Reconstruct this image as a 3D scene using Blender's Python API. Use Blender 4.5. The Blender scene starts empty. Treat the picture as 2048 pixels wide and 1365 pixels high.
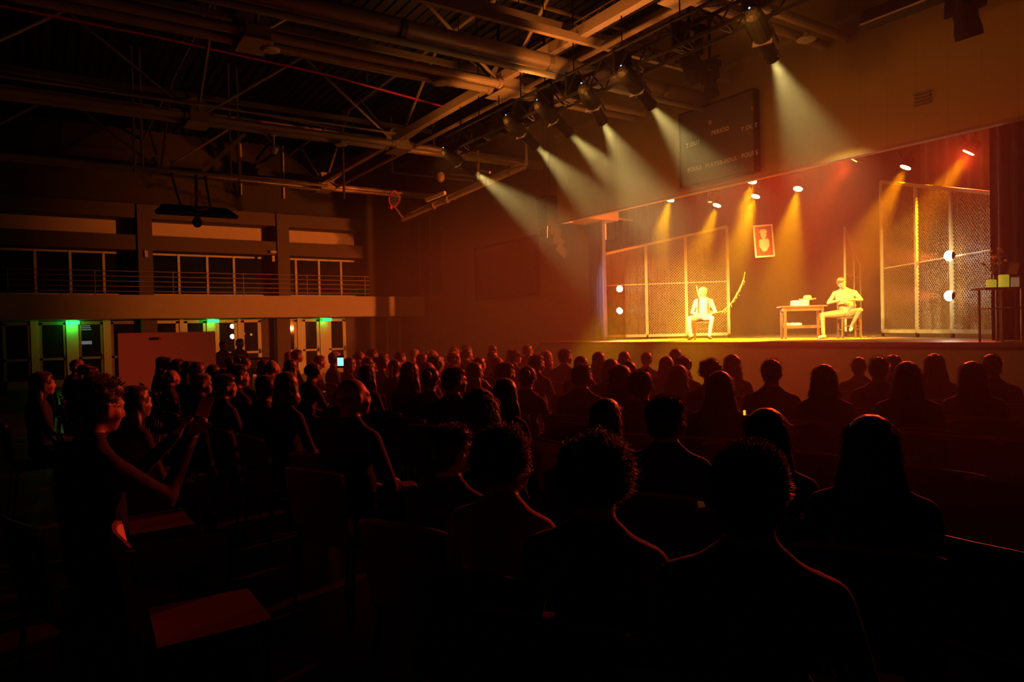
import bpy, bmesh, math, random
from mathutils import Vector, Matrix, Quaternion, noise
random.seed(7)
S = bpy.context.scene
COL = S.collection
PI = math.pi
R = math.radians

# ------------------------------------------------------------------ camera, world, exposure
EYE = 1.6
FPX = 1412.0
YAW, PIT, ROL = R(56.45), R(-0.9), R(-1.35)
FWD = Vector((-math.sin(YAW)*math.cos(PIT), math.cos(YAW)*math.cos(PIT), math.sin(PIT)))
_r = FWD.cross(Vector((0, 0, 1))).normalized()
_u = _r.cross(FWD)
RT = _r*math.cos(ROL) + _u*math.sin(ROL)
UP = _u*math.cos(ROL) - _r*math.sin(ROL)
CAMP = Vector((0, 0, EYE))
cd = bpy.data.cameras.new('camera'); cam = bpy.data.objects.new('camera', cd); COL.objects.link(cam)
cd.sensor_width = 36; cd.lens = FPX/2048*36; cd.clip_end = 200; cd.clip_start = 0.05
M = Matrix((RT, UP, -FWD)).transposed().to_4x4(); M.translation = CAMP
cam.matrix_world = M
S.camera = cam
S.view_settings.view_transform = 'Standard'; S.view_settings.look = 'None'
S.view_settings.exposure = 0.0; S.view_settings.gamma = 1; S.view_settings.use_curve_mapping = False
w = bpy.data.worlds.new('world'); S.world = w; w.use_nodes = True
w.node_tree.nodes['Background'].inputs[0].default_value = (0.5, 0.4, 0.6, 1)
w.node_tree.nodes['Background'].inputs[1].default_value = 0.0012
S.cycles.max_bounces = 4; S.cycles.diffuse_bounces = 2; S.cycles.glossy_bounces = 2
S.cycles.transmission_bounces = 4; S.cycles.transparent_max_bounces = 10; S.cycles.volume_bounces = 0
S.cycles.sample_clamp_indirect = 2.0; S.cycles.sample_clamp_direct = 0
S.cycles.caustics_reflective = False; S.cycles.caustics_refractive = False

def ray(x, y): return FWD*FPX + RT*(x-1024) - UP*(y-682.5)
def on(x, y, ax, v):
    d = ray(x, y); return CAMP + d*((v-CAMP[ax])/d[ax])
def at(x, y, dep):
    d = ray(x, y); return CAMP + d*(dep/FPX)
def V(*a): return Vector(a)

# lamps whose light has no visible housing of its own come first; a fixture's own lamp stays in its builder
def lamp(name, kind, loc, energy, col, aim=None, size=0.05, cone=60, blend=0.5, shape=None, parent=None):
    l = bpy.data.lights.new(name, kind); l.energy = energy; l.color = col
    if kind == 'SPOT': l.spot_size = R(cone); l.spot_blend = blend; l.shadow_soft_size = size
    elif kind == 'AREA': l.size = size
    else: l.shadow_soft_size = size
    o = bpy.data.objects.new(name, l); COL.objects.link(o); o.location = loc
    if aim is not None: o.rotation_euler = (Vector(aim)-Vector(loc)).to_track_quat('-Z', 'Y').to_euler()
    if parent: o.parent = parent; o.matrix_parent_inverse = parent.matrix_world.inverted()
    return o

SH = 1.23          # stage floor
SY = 12.3          # stage front
HY = 12.45         # header wall front face
WY = 13.6          # hall front wall
LX = -28.8         # hall wall with the doors

# ------------------------------------------------------------------ materials
MATS = {}
def mat(name, col, rough=0.6, metal=0.0, noise_amt=0.12, scale=6.0, bump=0.0, emit=None, es=0.0, spec=0.5, coat=0.0, sheen=0.0):
    if name in MATS: return MATS[name]
    m = bpy.data.materials.new(name); m.use_nodes = True; nt = m.node_tree; b = nt.nodes['Principled BSDF']
    b.inputs['Roughness'].default_value = rough; b.inputs['Metallic'].default_value = metal
    b.inputs['Specular IOR Level'].default_value = spec
    if sheen: b.inputs['Sheen Weight'].default_value = sheen
    if coat: b.inputs['Coat Weight'].default_value = coat
    tc = nt.nodes.new('ShaderNodeTexCoord'); nz = nt.nodes.new('ShaderNodeTexNoise'); nz.inputs['Scale'].default_value = scale
    nz.inputs['Detail'].default_value = 3
    nt.links.new(tc.outputs['Object'], nz.inputs['Vector'])
    mx = nt.nodes.new('ShaderNodeMix'); mx.data_type = 'RGBA'
    c = Vector(col)
    mx.inputs['A'].default_value = (*[max(0, v*(1-noise_amt)) for v in c], 1)
    mx.inputs['B'].default_value = (*[min(1, v*(1+noise_amt)) for v in c], 1)
    nt.links.new(nz.outputs['Fac'], mx.inputs['Factor']); nt.links.new(mx.outputs['Result'], b.inputs['Base Color'])
    if bump:
        bp = nt.nodes.new('ShaderNodeBump'); bp.inputs['Strength'].default_value = bump; bp.inputs['Distance'].default_value = 0.02
        nt.links.new(nz.outputs['Fac'], bp.inputs['Height']); nt.links.new(bp.outputs['Normal'], b.inputs['Normal'])
    if emit is not None:
        b.inputs['Emission Color'].default_value = (*emit, 1); b.inputs['Emission Strength'].default_value = es
    MATS[name] = m
    return m

m_floor = mat('floor_wood', (0.035, 0.022, 0.016), 0.32, scale=3)
m_ceil = mat('roof_sheet', (0.014, 0.012, 0.012), 0.8)
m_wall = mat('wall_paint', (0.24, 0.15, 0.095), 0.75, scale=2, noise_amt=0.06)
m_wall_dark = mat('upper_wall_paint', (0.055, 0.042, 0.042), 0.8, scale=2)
m_header = mat('header_cladding', (0.30, 0.20, 0.03), 0.7, scale=1.5, noise_amt=0.07)
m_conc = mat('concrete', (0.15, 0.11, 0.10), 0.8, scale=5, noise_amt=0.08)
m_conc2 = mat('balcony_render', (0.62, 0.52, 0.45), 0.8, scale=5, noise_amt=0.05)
m_peach = mat('pale_lit_panel', (0.80, 0.66, 0.52), 0.7, scale=5, noise_amt=0.04)  # stage light on the recess panels is put into this paler colour
m_white = mat('white_frame', (0.75, 0.72, 0.68), 0.45, noise_amt=0.04)
m_black = mat('black_metal', (0.003, 0.003, 0.003), 0.55, noise_amt=0.2, spec=0.06)
m_fix = mat('fixture_black', (0.003, 0.003, 0.0032), 0.55, noise_amt=0.2, spec=0.03)
m_blackm = mat('black_matte', (0.015, 0.014, 0.015), 0.8, noise_amt=0.2)
m_steel = mat('painted_steel', (0.36, 0.27, 0.22), 0.42, 0.15, scale=4, noise_amt=0.1)
m_steeld = mat('dark_steel', (0.16, 0.13, 0.12), 0.5, 0.1, scale=4)
m_grey = mat('grey_tube', (0.30, 0.31, 0.30), 0.5, scale=4)
m_stage = mat('stage_boards', (0.26, 0.16, 0.06), 0.42, scale=8, noise_amt=0.25, bump=0.1)
m_riser = mat('stage_front', (0.19, 0.20, 0.09), 0.7, scale=3)
m_drape = mat('stage_drape', (0.06, 0.05, 0.045), 0.9, scale=8)
m_bluec = mat('blue_velvet', (0.05, 0.05, 0.30), 0.75, scale=12)
m_darkc = mat('dark_blue_velvet', (0.008, 0.012, 0.13), 0.8, scale=12)
m_fence = mat('fence_frame', (0.33, 0.28, 0.15), 0.5, scale=9, noise_amt=0.2)
m_wood = mat('brown_wood', (0.22, 0.11, 0.04), 0.45, scale=11, noise_amt=0.3)
m_woodl = mat('table_wood', (0.10, 0.06, 0.018), 0.5, scale=11, noise_amt=0.3)
m_red = mat('hoop_red', (0.75, 0.03, 0.02), 0.4)
m_net = mat('net_cord', (0.5, 0.42, 0.36), 0.8)
m_paper = mat('paper', (0.82, 0.80, 0.72), 0.7, noise_amt=0.03)
m_cloth = mat('white_cloth', (0.80, 0.78, 0.70), 0.85, noise_amt=0.04, bump=0.1)
m_straw = mat('straw', (0.50, 0.40, 0.18), 0.8, scale=60, noise_amt=0.3)
m_straw2 = mat('hat_band', (0.10, 0.05, 0.02), 0.7)
m_skin = mat('skin', (0.46, 0.26, 0.18), 0.5, noise_amt=0.06, scale=20)
m_skin2 = mat('skin_dark', (0.38, 0.22, 0.15), 0.5, noise_amt=0.06, scale=20)
m_shoe = mat('shoe', (0.02, 0.015, 0.012), 0.35)
m_wax = mat('wax', (0.75, 0.62, 0.12), 0.5, emit=(0.8, 0.75, 0.05), es=0.35)
m_leaf = mat('leaf', (0.16, 0.16, 0.05), 0.6, scale=20, noise_amt=0.4)
m_petal = mat('petal', (0.60, 0.42, 0.25), 0.7)
m_txt = mat('sign_lettering', (0.62, 0.56, 0.50), 0.7)
m_board = mat('scoreboard_face', (0.035, 0.028, 0.03), 0.5, noise_amt=0.1)
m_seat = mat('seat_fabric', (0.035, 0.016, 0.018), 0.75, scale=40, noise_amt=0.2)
m_seatedge = mat('seat_edge', (0.34, 0.15, 0.16), 0.3, noise_amt=0.1)
m_chrome = mat('lens_chrome', (0.5, 0.5, 0.5), 0.2, 0.9)
m_led = mat('blue_led', (0, 0, 0), emit=(0.15, 0.4, 1.0), es=6)

def glass(name, tint=(0.02, 0.03, 0.03), alpha=0.55):
    m = bpy.data.materials.new(name); m.use_nodes = True; b = m.node_tree.nodes['Principled BSDF']
    b.inputs['Base Color'].default_value = (*tint, 1); b.inputs['Roughness'].default_value = 0.03
    b.inputs['Alpha'].default_value = alpha; b.inputs['Specular IOR Level'].default_value = 0.6
    return m
m_glass = glass('window_glass')
m_screen = glass('screen_glass', (0.012, 0.008, 0.008), 1.0); m_screen.node_tree.nodes['Principled BSDF'].inputs['Specular IOR Level'].default_value = 0.25; m_screen.node_tree.nodes['Principled BSDF'].inputs['Roughness'].default_value = 0.12

def emission(name, col, s):
    m = bpy.data.materials.new(name); m.use_nodes = True; nt = m.node_tree; nt.nodes.clear()
    e = nt.nodes.new('ShaderNodeEmission'); e.inputs[0].default_value = (*col, 1); e.inputs[1].default_value = s
    o = nt.nodes.new('ShaderNodeOutputMaterial'); nt.links.new(e.outputs[0], o.inputs[0]); return m

# ------------------------------------------------------------------ mesh builder
class MB:
    def __init__(s): s.v = []; s.f = []; s.m = []; s.mi = 0
    def add(s, vs, fs, M=None):
        n = len(s.v)
        s.v += [tuple(M @ Vector(p)) if M else tuple(p) for p in vs]
        for f in fs: s.f.append([i+n for i in f]); s.m.append(s.mi)
        return s
    def box(s, c, d, rot=None, bev=0):
        x, y, z = d[0]/2, d[1]/2, d[2]/2
        M = Matrix.Translation(c) @ (rot.to_4x4() if rot else Matrix())
        vs = [(i*x, j*y, k*z) for i in (-1, 1) for j in (-1, 1) for k in (-1, 1)]
        return s.add(vs, [(0, 1, 3, 2), (4, 6, 7, 5), (0, 4, 5, 1), (2, 3, 7, 6), (0, 2, 6, 4), (1, 5, 7, 3)], M)
    def b2(s, a, b): return s.box([(a[i]+b[i])/2 for i in range(3)], [abs(a[i]-b[i]) for i in range(3)])
    def tube(s, a, b, r, r2=None, n=10, cap=True):
        a, b = Vector(a), Vector(b); r2 = r if r2 is None else r2
        q = (b-a).to_track_quat('Z', 'Y'); vs = []; fs = []
        for k, (p, rr) in enumerate(((a, r), (b, r2))):
            for i in range(n):
                t = 2*PI*i/n; vs.append(p + q @ Vector((math.cos(t)*rr, math.sin(t)*rr, 0)))
        for i in range(n): fs.append((i, (i+1) % n, n+(i+1) % n, n+i))
        if cap: fs += [tuple(range(n))[::-1], tuple(range(n, 2*n))]
        return s.add(vs, fs)
    def bar(s, a, b, w, h=None, up=(0, 0, 1)):
        a, b = Vector(a), Vector(b); h = h or w; d = (b-a); L = d.length; d.normalize(); upv = Vector(up)
        sx = d.cross(upv)
        if sx.length < 1e-4: sx = d.cross(Vector((0, 1, 0)))
        sx.normalize(); sz = sx.cross(d)
        Mx = Matrix((sx, d, sz)).transposed()
        return s.box((a+b)/2, (w, L, h), rot=Mx)
    def path(s, pts, r, n=6, closed=False, r_end=None):
        pts = [Vector(p) for p in pts]; m = len(pts); vs = []; fs = []
        up = Vector((0.13, 0.2, 1)).normalized()
        for k, p in enumerate(pts):
            a = pts[(k-1) % m] if closed or k > 0 else p; b = pts[(k+1) % m] if closed or k < m-1 else p
            t = (b-a).normalized(); x = t.cross(up)
            if x.length < 1e-3: x = t.cross(Vector((1, 0, 0)))
            x.normalize(); y = x.cross(t)
            rr = r if not r_end else r+(r_end-r)*k/(m-1)
            if isinstance(r, (list, tuple)): rr = r[k]
            for i in range(n):
                a_ = 2*PI*i/n; vs.append(p + x*math.cos(a_)*rr + y*math.sin(a_)*rr)
        K = m if closed else m-1
        for k in range(K):
            for i in range(n):
                fs.append((k*n+i, k*n+(i+1) % n, ((k+1) % m)*n+(i+1) % n, ((k+1) % m)*n+i))
        if not closed: fs += [tuple(range(n))[::-1], tuple(range((m-1)*n, m*n))]
        return s.add(vs, fs)
    def lathe(s, prof, c=(0, 0, 0), n=20, M=None):
        vs = []; fs = []; m = len(prof)
        for r, z in prof:
            for i in range(n):
                a = 2*PI*i/n; vs.append((c[0]+r*math.cos(a), c[1]+r*math.sin(a), c[2]+z))
        for k in range(m-1):
            for i in range(n): fs.append((k*n+i, k*n+(i+1) % n, (k+1)*n+(i+1) % n, (k+1)*n+i))
        if prof[0][0] > 1e-5: fs.append(tuple(range(n))[::-1])
        if prof[-1][0] > 1e-5: fs.append(tuple(range((m-1)*n, m*n)))
        return s.add(vs, fs, M)
    def ell(s, c, r, n=12, m=8, rot=None):
        vs = []; fs = []
        for k in range(m+1):
            p = PI*k/m
            for i in range(n):
                a = 2*PI*i/n
                v = Vector((r[0]*math.sin(p)*math.cos(a), r[1]*math.sin(p)*math.sin(a), r[2]*math.cos(p)))
                if rot: v = rot @ v
                vs.append(Vector(c)+v)
        for k in range(m):
            for i in range(n): fs.append((k*n+i, (k+1)*n+i, (k+1)*n+(i+1) % n, k*n+(i+1) % n))
        return s.add(vs, fs)
    def cap(s, a, b, r, r2=None, n=10):
        a, b = Vector(a), Vector(b); r2 = r if r2 is None else r2
        s.tube(a, b, r, r2, n); s.ell(a, (r, r, r), n, 6); s.ell(b, (r2, r2, r2), n, 6); return s
    def build(s, name, m, parent=None, smooth=False, loc=None):
        me = bpy.data.meshes.new(name); me.from_pydata(s.v, [], s.f)
        ms = m if isinstance(m, (list, tuple)) else [m]
        for x in ms: me.materials.append(x)
        if len(ms) > 1: me.polygons.foreach_set('material_index', s.m)
        if smooth: me.polygons.foreach_set('use_smooth', [True]*len(me.polygons))
        me.update()
        o = bpy.data.objects.new(name, me); COL.objects.link(o)
        if loc is not None: o.location = loc
        if parent: o.parent = parent
        return o

def tag(o, label=None, cat=None, group=None, kind=None):
    if label: o['label'] = label
    if cat: o['category'] = cat
    if group: o['group'] = group
    if kind: o['kind'] = kind
    return o
def thing(name, label, cat, loc=(0, 0, 0), rz=0, group=None, rot=None):
    o = bpy.data.objects.new(name, None); COL.objects.link(o); o.location = loc
    o.rotation_euler = rot if rot is not None else (0, 0, rz); o.empty_display_size = 0.1
    return tag(o, label, cat, group)
def struct(name, mb, m, parent=None, **k):
    o = mb.build(name, m, parent, **k)
    if not parent: o['kind'] = 'structure'
    return o
def dup(root, loc=None, rz=None, label=None, group=None, parent=None):
    r = root.copy(); COL.objects.link(r)
    if parent: r.parent = parent
    if loc is not None: r.location = loc
    if rz is not None: r.rotation_euler = (0, 0, rz)
    if label: r['label'] = label
    if group: r['group'] = group
    for ch in list(root.children):
        if ch.type == 'LIGHT': continue
        dup(ch, parent=r)
    return r

# ------------------------------------------------------------------ structure
def yl(x, X=LX, y=680): return on(x, y, 0, X).y
def xf(x, Y, y=560): return on(x, y, 1, Y).x

b = MB(); b.b2((LX-4, -9, -0.2), (4, WY, 0)); struct('floor', b, m_floor)
b = MB(); b.b2((LX-4, -9, 9.2), (4, WY, 9.4))
for i in range(84): b.b2((LX-4, -9+i*0.27, 9.16), (4, -9+i*0.27+0.12, 9.2))
struct('ceiling', b, m_ceil)
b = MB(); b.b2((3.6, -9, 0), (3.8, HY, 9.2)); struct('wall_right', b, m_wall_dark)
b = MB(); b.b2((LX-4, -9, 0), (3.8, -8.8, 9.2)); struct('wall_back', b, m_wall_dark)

# front wall beside the stage, with the glazed corner opening of the upper floor
WX = -25.6; WZ0, WZ1 = 3.17, 6.55
b = MB()
b.b2((LX, WY, 0), (WX, WY+0.25, WZ0)); b.b2((LX, WY, WZ1), (WX, WY+0.25, 9.2)); b.b2((WX, WY, 0), (-16.15, WY+0.25, 9.2))
struct('wall_front', b, m_wall)
w1 = MB()
for x in (-28.75, -27.7, -26.65, -25.65): w1.b2((x-0.03, WY+0.05, WZ0), (x+0.03, WY+0.12, WZ1))
for z in (WZ0+0.03, 4.9, WZ1-0.03): w1.b2((LX, WY+0.05, z-0.03), (WX, WY+0.12, z+0.03))
wo = w1.build('window_1', m_steeld); tag(wo, kind='structure')
g = MB(); g.b2((LX, WY+0.08, WZ0), (WX, WY+0.095, WZ1)); m_glass2 = glass('dull_glass', (0.01, 0.01, 0.012), 0.85); m_glass2.node_tree.nodes['Principled BSDF'].inputs['Specular IOR Level'].default_value = 0.12; g.build('pane', m_glass2, wo)
b = MB(); b.b2((LX-0.5, WY+1.6, 2.9), (WX+0.6, WY+1.7, 7)); b.b2((LX-.5, WY+.25, 2.9), (WX+.6, WY+1.7, 3.0)); struct('wall_corner_room', b, m_wall_dark)
# stair lit behind the glazed corner
st = thing('staircase', 'pale stair flight glimpsed behind the dark glazing of the upper corner', 'staircase', (0, 0, 0))
b = MB()
for i in range(4):
    b.b2((-28.7+0.16*i*0+0.0, WY+0.7, 3.25+i*0.2), (-27.75-0.22*i, WY+1.0, 3.40+i*0.2))
b.build('tread', m_white, st)

# header wall over the stage opening
b = MB(); b.b2((-16.25, HY, 4.66), (3.8, HY+0.3, 9.2))
for i in range(40):
    x = -16.2+i*0.5; b.b2((x, HY-0.002, 4.66), (x+0.008, HY, 7.13))
struct('wall_header', b, m_header)
b = MB(); b.b2((-16.25, HY-0.03, 4.62), (3.8, HY+0.03, 4.665)); struct('trim_header_edge', b, m_conc)
b = MB(); b.b2((-16.3, HY-0.04, 7.11), (3.8, HY, 7.19)); struct('trim_header_top', b, m_steel)
b = MB(); b.b2((-16.25, HY+0.3, 4.66), (-15.2, WY+0.25, 9.2)); b.b2((-15.2, HY+0.3, 5.9), (3.8, WY+0.25, 9.2)); struct('wall_header_soffit', b, m_wall)
b = MB(); b.b2((-16.25, HY+0.02, 4.645), (-15.9, HY+0.28, 4.66)); struct('soffit_light_patch', b, m_white)  # white patch stands in for a spot of light on the header's underside

# the stage
SXL = -17.0
b = MB(); b.b2((SXL, SY, 0), (4, SY+0.04, SH-0.07)); b.b2((SXL, SY, 0), (SXL+.04, WY, SH-0.07)); struct('stage_front', b, m_riser)
b = MB(); b.b2((SXL-0.03, SY-0.06, SH-0.07), (4, SY+0.1, SH+0.002)); b.b2((SXL-0.03, SY, SH-0.07), (SXL+0.1, WY, SH+0.002)); struct('trim_stage_nosing', b, m_woodl)
b = MB(); b.b2((SXL, SY+0.04, SH-0.1), (4, WY+0.25, SH)); b.b2((-21, WY+0.25, SH-0.1), (4, 24, SH)); struct('stage_floor', b, m_stage)
b = MB(); b.b2((-21.2, 24, 0), (4.2, 24.2, 9.2)); struct('wall_stage_back', b, m_drape)
b = MB(); b.b2((-21.2, WY+0.25, 0), (-21, 24, 9.2)); struct('wall_stage_side', b, m_drape)
b = MB(); b.b2((4, SY, 0), (4.2, 24, 9.2)); struct('wall_stage_wing', b, m_drape)
b = MB(); b.b2((-21.2, HY+0.3, 9.2), (4.2, 24.2, 9.4)); struct('ceiling_stage', b, m_drape)
b = MB()
for Y in (14.6, 16.6): b.b2((-16, Y, 5.7), (3, Y+0.3, 6.1))
struct('ceiling_stage_beams', b, m_wood)

# ---- the side with the balcony
FX = -27.2; BX = -27.8; PX = -27.7
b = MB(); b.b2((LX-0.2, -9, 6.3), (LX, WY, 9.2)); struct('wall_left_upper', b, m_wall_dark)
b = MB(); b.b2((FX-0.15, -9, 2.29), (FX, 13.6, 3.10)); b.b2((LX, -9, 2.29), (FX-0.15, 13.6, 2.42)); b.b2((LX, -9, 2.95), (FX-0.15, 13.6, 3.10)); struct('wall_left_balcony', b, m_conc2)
YE = 11.1
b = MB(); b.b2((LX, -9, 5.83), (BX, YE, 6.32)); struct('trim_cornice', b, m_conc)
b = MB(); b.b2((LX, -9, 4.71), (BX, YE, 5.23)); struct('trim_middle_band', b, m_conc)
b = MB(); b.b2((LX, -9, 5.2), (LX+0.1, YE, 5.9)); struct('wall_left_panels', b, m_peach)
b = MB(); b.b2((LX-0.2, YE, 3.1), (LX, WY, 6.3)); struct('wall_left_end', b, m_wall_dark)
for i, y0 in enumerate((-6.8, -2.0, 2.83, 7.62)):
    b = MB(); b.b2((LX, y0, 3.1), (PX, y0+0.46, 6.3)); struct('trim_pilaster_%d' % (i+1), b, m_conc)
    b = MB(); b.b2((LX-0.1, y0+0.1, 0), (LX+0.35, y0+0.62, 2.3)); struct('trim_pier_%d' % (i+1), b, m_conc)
b = MB()
for (a, c) in ((-9, -3.9), (13.1, 13.6)): b.b2((LX-0.2, a, 0), (LX, c, 2.3))
for x0, x1 in ((282, 305), (524, 538), (692, 774)): b.b2((LX-0.15, yl(x0), 0), (LX, yl(x1), 2.3))
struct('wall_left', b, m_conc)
b = MB(); b.b2((LX-4, -9, 0), (LX-3.8, WY, 6.3)); struct('wall_lobby', b, m_wall_dark)
b = MB(); b.b2((LX-4, -9, 2.6), (LX-.2, WY, 2.8)); struct('ceiling_lobby', b, m_wall_dark)

# upper glazing: one window per bay
wn = 2
for y0, y1, mull in ((-1.54, 2.83, (71, 141, 208)), (3.29, 7.62, (358, 415, 468)), (8.08, YE, (592, 638, 682))):
    f = MB(); f.b2((LX, y0, 3.10), (LX+0.12, y1, 3.22)); f.b2((LX, y0, 4.64), (LX+0.08, y1, 4.71))
    wo = f.build('window_%d' % wn, m_white); wn += 1; tag(wo, kind='structure')
    for px in mull:
        yy = yl(px, LX+0.1, 545); mb = MB(); mb.b2((LX+0.02, yy-0.04, 3.2), (LX+0.12, yy+0.04, 4.68)); mb.build('mullion', m_white, wo)
    g = MB(); g.b2((LX+0.02, y0, 3.2), (LX+0.035, y1, 4.66)); g.build('pane', m_glass, wo)
    # slanted struts of the room behind the glass
b = MB(); b.b2((LX-3.5, -9, 3.1), (LX-3.3, WY, 5.2)); struct('wall_upper_room', b, m_wall_dark)

rl = thing('balcony_railing', 'balcony railing of five thin metal tubes above the lit parapet', 'railing', (FX-0.05, 4, 3.1))
for k in range(5):
    MB().tube((FX-0.05, -8.8, 3.22+k*0.172), (FX-0.05, 11.15, 3.22+k*0.172), 0.018, n=6).build('rail', m_steel, rl).location = (-(FX-0.05), -4, -3.1)
for k in range(9):
    MB().tube((0, -12+k*2.37, 0), (0, -12+k*2.37, 0.83), 0.02, n=6).build('post', m_steel, rl)

# doors: (frame from, frame to) in glazed leaves
dn = 1
for x0, x1 in ((5, 62), (78, 133), (157, 207), (222, 282), (306, 360), (368, 414), (432, 476), (482, 523), (561, 595), (605, 640), (657, 692)):
    y0, y1 = yl(x0), yl(x1); fw = 0.09 if x0 < 300 else 0.13
    f = MB(); mm = m_steel if x0 < 300 else m_white
    f.b2((LX-0.06, y0, 0), (LX+0.0, y0+fw, 2.22)); f.b2((LX-0.06, y1-fw, 0), (LX, y1, 2.22)); f.b2((LX-0.06, y0, 2.14), (LX, y1, 2.26)); f.b2((LX-0.06, y0, 0), (LX, y1, 0.25)); f.b2((LX-0.06, y0, 0.93), (LX, y1, 1.01))
    d = f.build('door_%d' % dn, mm); tag(d, kind='structure'); dn += 1
    g = MB(); g.b2((LX-0.04, y0+fw, 0.25), (LX-0.02, y1-fw, 2.14)); g.build('pane', m_glass, d)
    h = MB(); h.box((LX+0.05, y1-fw/2, 1.0), (0.04, 0.03, 0.2)); h.box((LX+0.02, y1-fw/2, 1.0), (0.04, 0.03, 0.03)); h.build('handle', m_steeld, d)
b = MB()
for x0, x1 in ((62, 78), (133, 157), (207, 222), (360, 368), (414, 432), (476, 482), (595, 605), (640, 657)):
    b.b2((LX-0.08, yl(x0), 0), (LX+0.05, yl(x1), 2.29))
struct('trim_door_posts', b, m_white)
# narrow door ajar near the front corner
b = MB(); y0, y1 = yl(776), yl(798)
b.b2((LX, y0-.08, 0), (LX+0.05, y0, 2.26)); b.b2((LX, y1, 0), (LX+0.05, y1+.08, 2.26)); b.b2((LX, y0-.08, 2.18), (LX+0.05, y1+.08, 2.26))
d = struct('door_12', b, m_peach); g = MB(); g.b2((LX-0.02, y0, 0), (LX+0.02, y1, 2.18)); g.build('door_leaf', m_wood, d)

# ------------------------------------------------------------------ haze (theatre smoke)
def haze(name, a, b_, dens, label, col=(1, 1, 1), aniso=0.2):
    mb = MB(); mb.b2(a, b_); m = bpy.data.materials.new(name); m.use_nodes = True; nt = m.node_tree; nt.nodes.clear()
    v = nt.nodes.new('ShaderNodeVolumeScatter'); v.inputs['Color'].default_value = (*col, 1); v.inputs['Density'].default_value = dens; v.inputs['Anisotropy'].default_value = aniso
    o = nt.nodes.new('ShaderNodeOutputMaterial'); nt.links.new(v.outputs[0], o.inputs['Volume'])
    ob = mb.build(name, m); tag(ob, label, 'haze', kind='stuff'); return ob
haze('stage_haze', (-20.9, WY+0.27, SH+0.01), (3.9, 23.9, 9.1), 0.0068, 'warm stage smoke filling the lit stage behind the opening')
haze('hall_haze', (-22.5, 2.6, 0.02), (3.5, HY-0.05, 5.62), 0.019, 'thin smoke hanging under the roof in front of the header wall')

# ------------------------------------------------------------------ lamps with fixtures
WARM = (1.0, 0.80, 0.30); ORG = (1.0, 0.42, 0.0); REDO = (1.0, 0.09, 0.0)
BARY = 8.3
def spot_fixture(px, py, aim, energy, label, cone=32):
    p = on(px, py, 1, BARY+0.30); aim = Vector(aim); d = (aim-p).normalized()
    t = thing('ellipsoidal_spotlight', label, 'spotlight', p, group='ellipsoidal spotlights on the black lighting bars', rot=d.to_track_quat('Z', 'Y').to_euler())
    b = MB(); b.tube((0, 0, -0.30), (0, 0, -0.02), 0.085, 0.085, 14); b.tube((0, 0, -0.04), (0, 0, 0), 0.10, 0.10, 14, cap=False); b.build('lens_tube', m_fix, t)
    b = MB(); b.tube((0, 0, -0.36), (0, 0, -0.28), 0.115, 0.10, 14); b.build('shutter_ring', m_fix, t)
    b = MB(); b.lathe([(0.0, -0.72), (0.07, -0.71), (0.11, -0.66), (0.125, -0.55), (0.12, -0.36)], n=14); b.build('lamp_housing', m_fix, t)
    for s in (-1, 1):
        MB().box((s*0.145, 0, -0.36), (0.012, 0.04, 0.30)).build('yoke_arm', m_fix, t)
    MB().box((0, 0.0, -0.325), (0.245, 0.245, 0.012)).build('shutter_blades', m_chrome, t)
    MB().ell((0.03, 0.06, -0.712), (0.012, 0.012, 0.006)).build('pilot_light', m_led, t)
    MB().tube((0, 0, -0.015), (0, 0, -0.01), 0.08, n=14).build('lens', emission('spot_lens', (1, .9, .6), 2.0) if 'spot_lens' not in bpy.data.materials else bpy.data.materials['spot_lens'], t)
    up = MB(); q = p - d*0.47; zb = 6.0
    for ch in t.children: ch.scale = (1.08, 1.08, 1.3)
    l = lamp('spot_beam', 'SPOT', (0, 0, 0.02), energy, (1.0, 0.76, 0.22), size=0.05, cone=cone, blend=0.8)
    l.parent = t; l.rotation_euler = (PI, 0, 0)
    rear = p-d*1.05; lamp('added_header_fill', 'SPOT', rear+Vector((0, -0.1, -0.22)), 95, (1.0, 0.29, 0.04), aim=rear+Vector((0, 0.93, 0.37)), size=0.12, cone=176, blend=0.3)  # added fill for header, pipes and riser; no such lamp in the housing
    # hanging clamp up to the bar
    c = MB(); inv = Matrix.Translation(p) @ d.to_track_quat('Z', 'Y').to_matrix().to_4x4(); inv.invert()
    top = Vector((q.x, BARY+0.17, 5.90)); c.bar(inv @ (q+Vector((0, 0, 0.12))), inv @ top, 0.04, 0.03); c.build('clamp', m_fix, t)
    return t
spots = [((948, 345), at(1285, 590, 19.6), 'spotlight nearest the folded basketball arm, lowest in the row of beams'),
         ((1072, 293), at(1402, 612, 18.3), 'spotlight second from the basketball arm, aimed at the header corner'),
         ((1140, 268), at(1530, 640, 17.0), 'spotlight crossing its beam with the one hung next to it'),
         ((1205, 243), at(1408, 605, 18.3), 'steepest hung spotlight at the end of the black lattice bar'),
         ((1303, 212), at(1620, 610, 16.3), 'spotlight beside the scoreboard, second along the black lattice bar'),
         ((1545, 116), at(1760, 590, 15.8), 'spotlight hung highest, past the scoreboard and alone in its beam')]
for (p_, a_, l_) in spots: spot_fixture(p_[0], p_[1], a_, 6500, l_)

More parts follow.
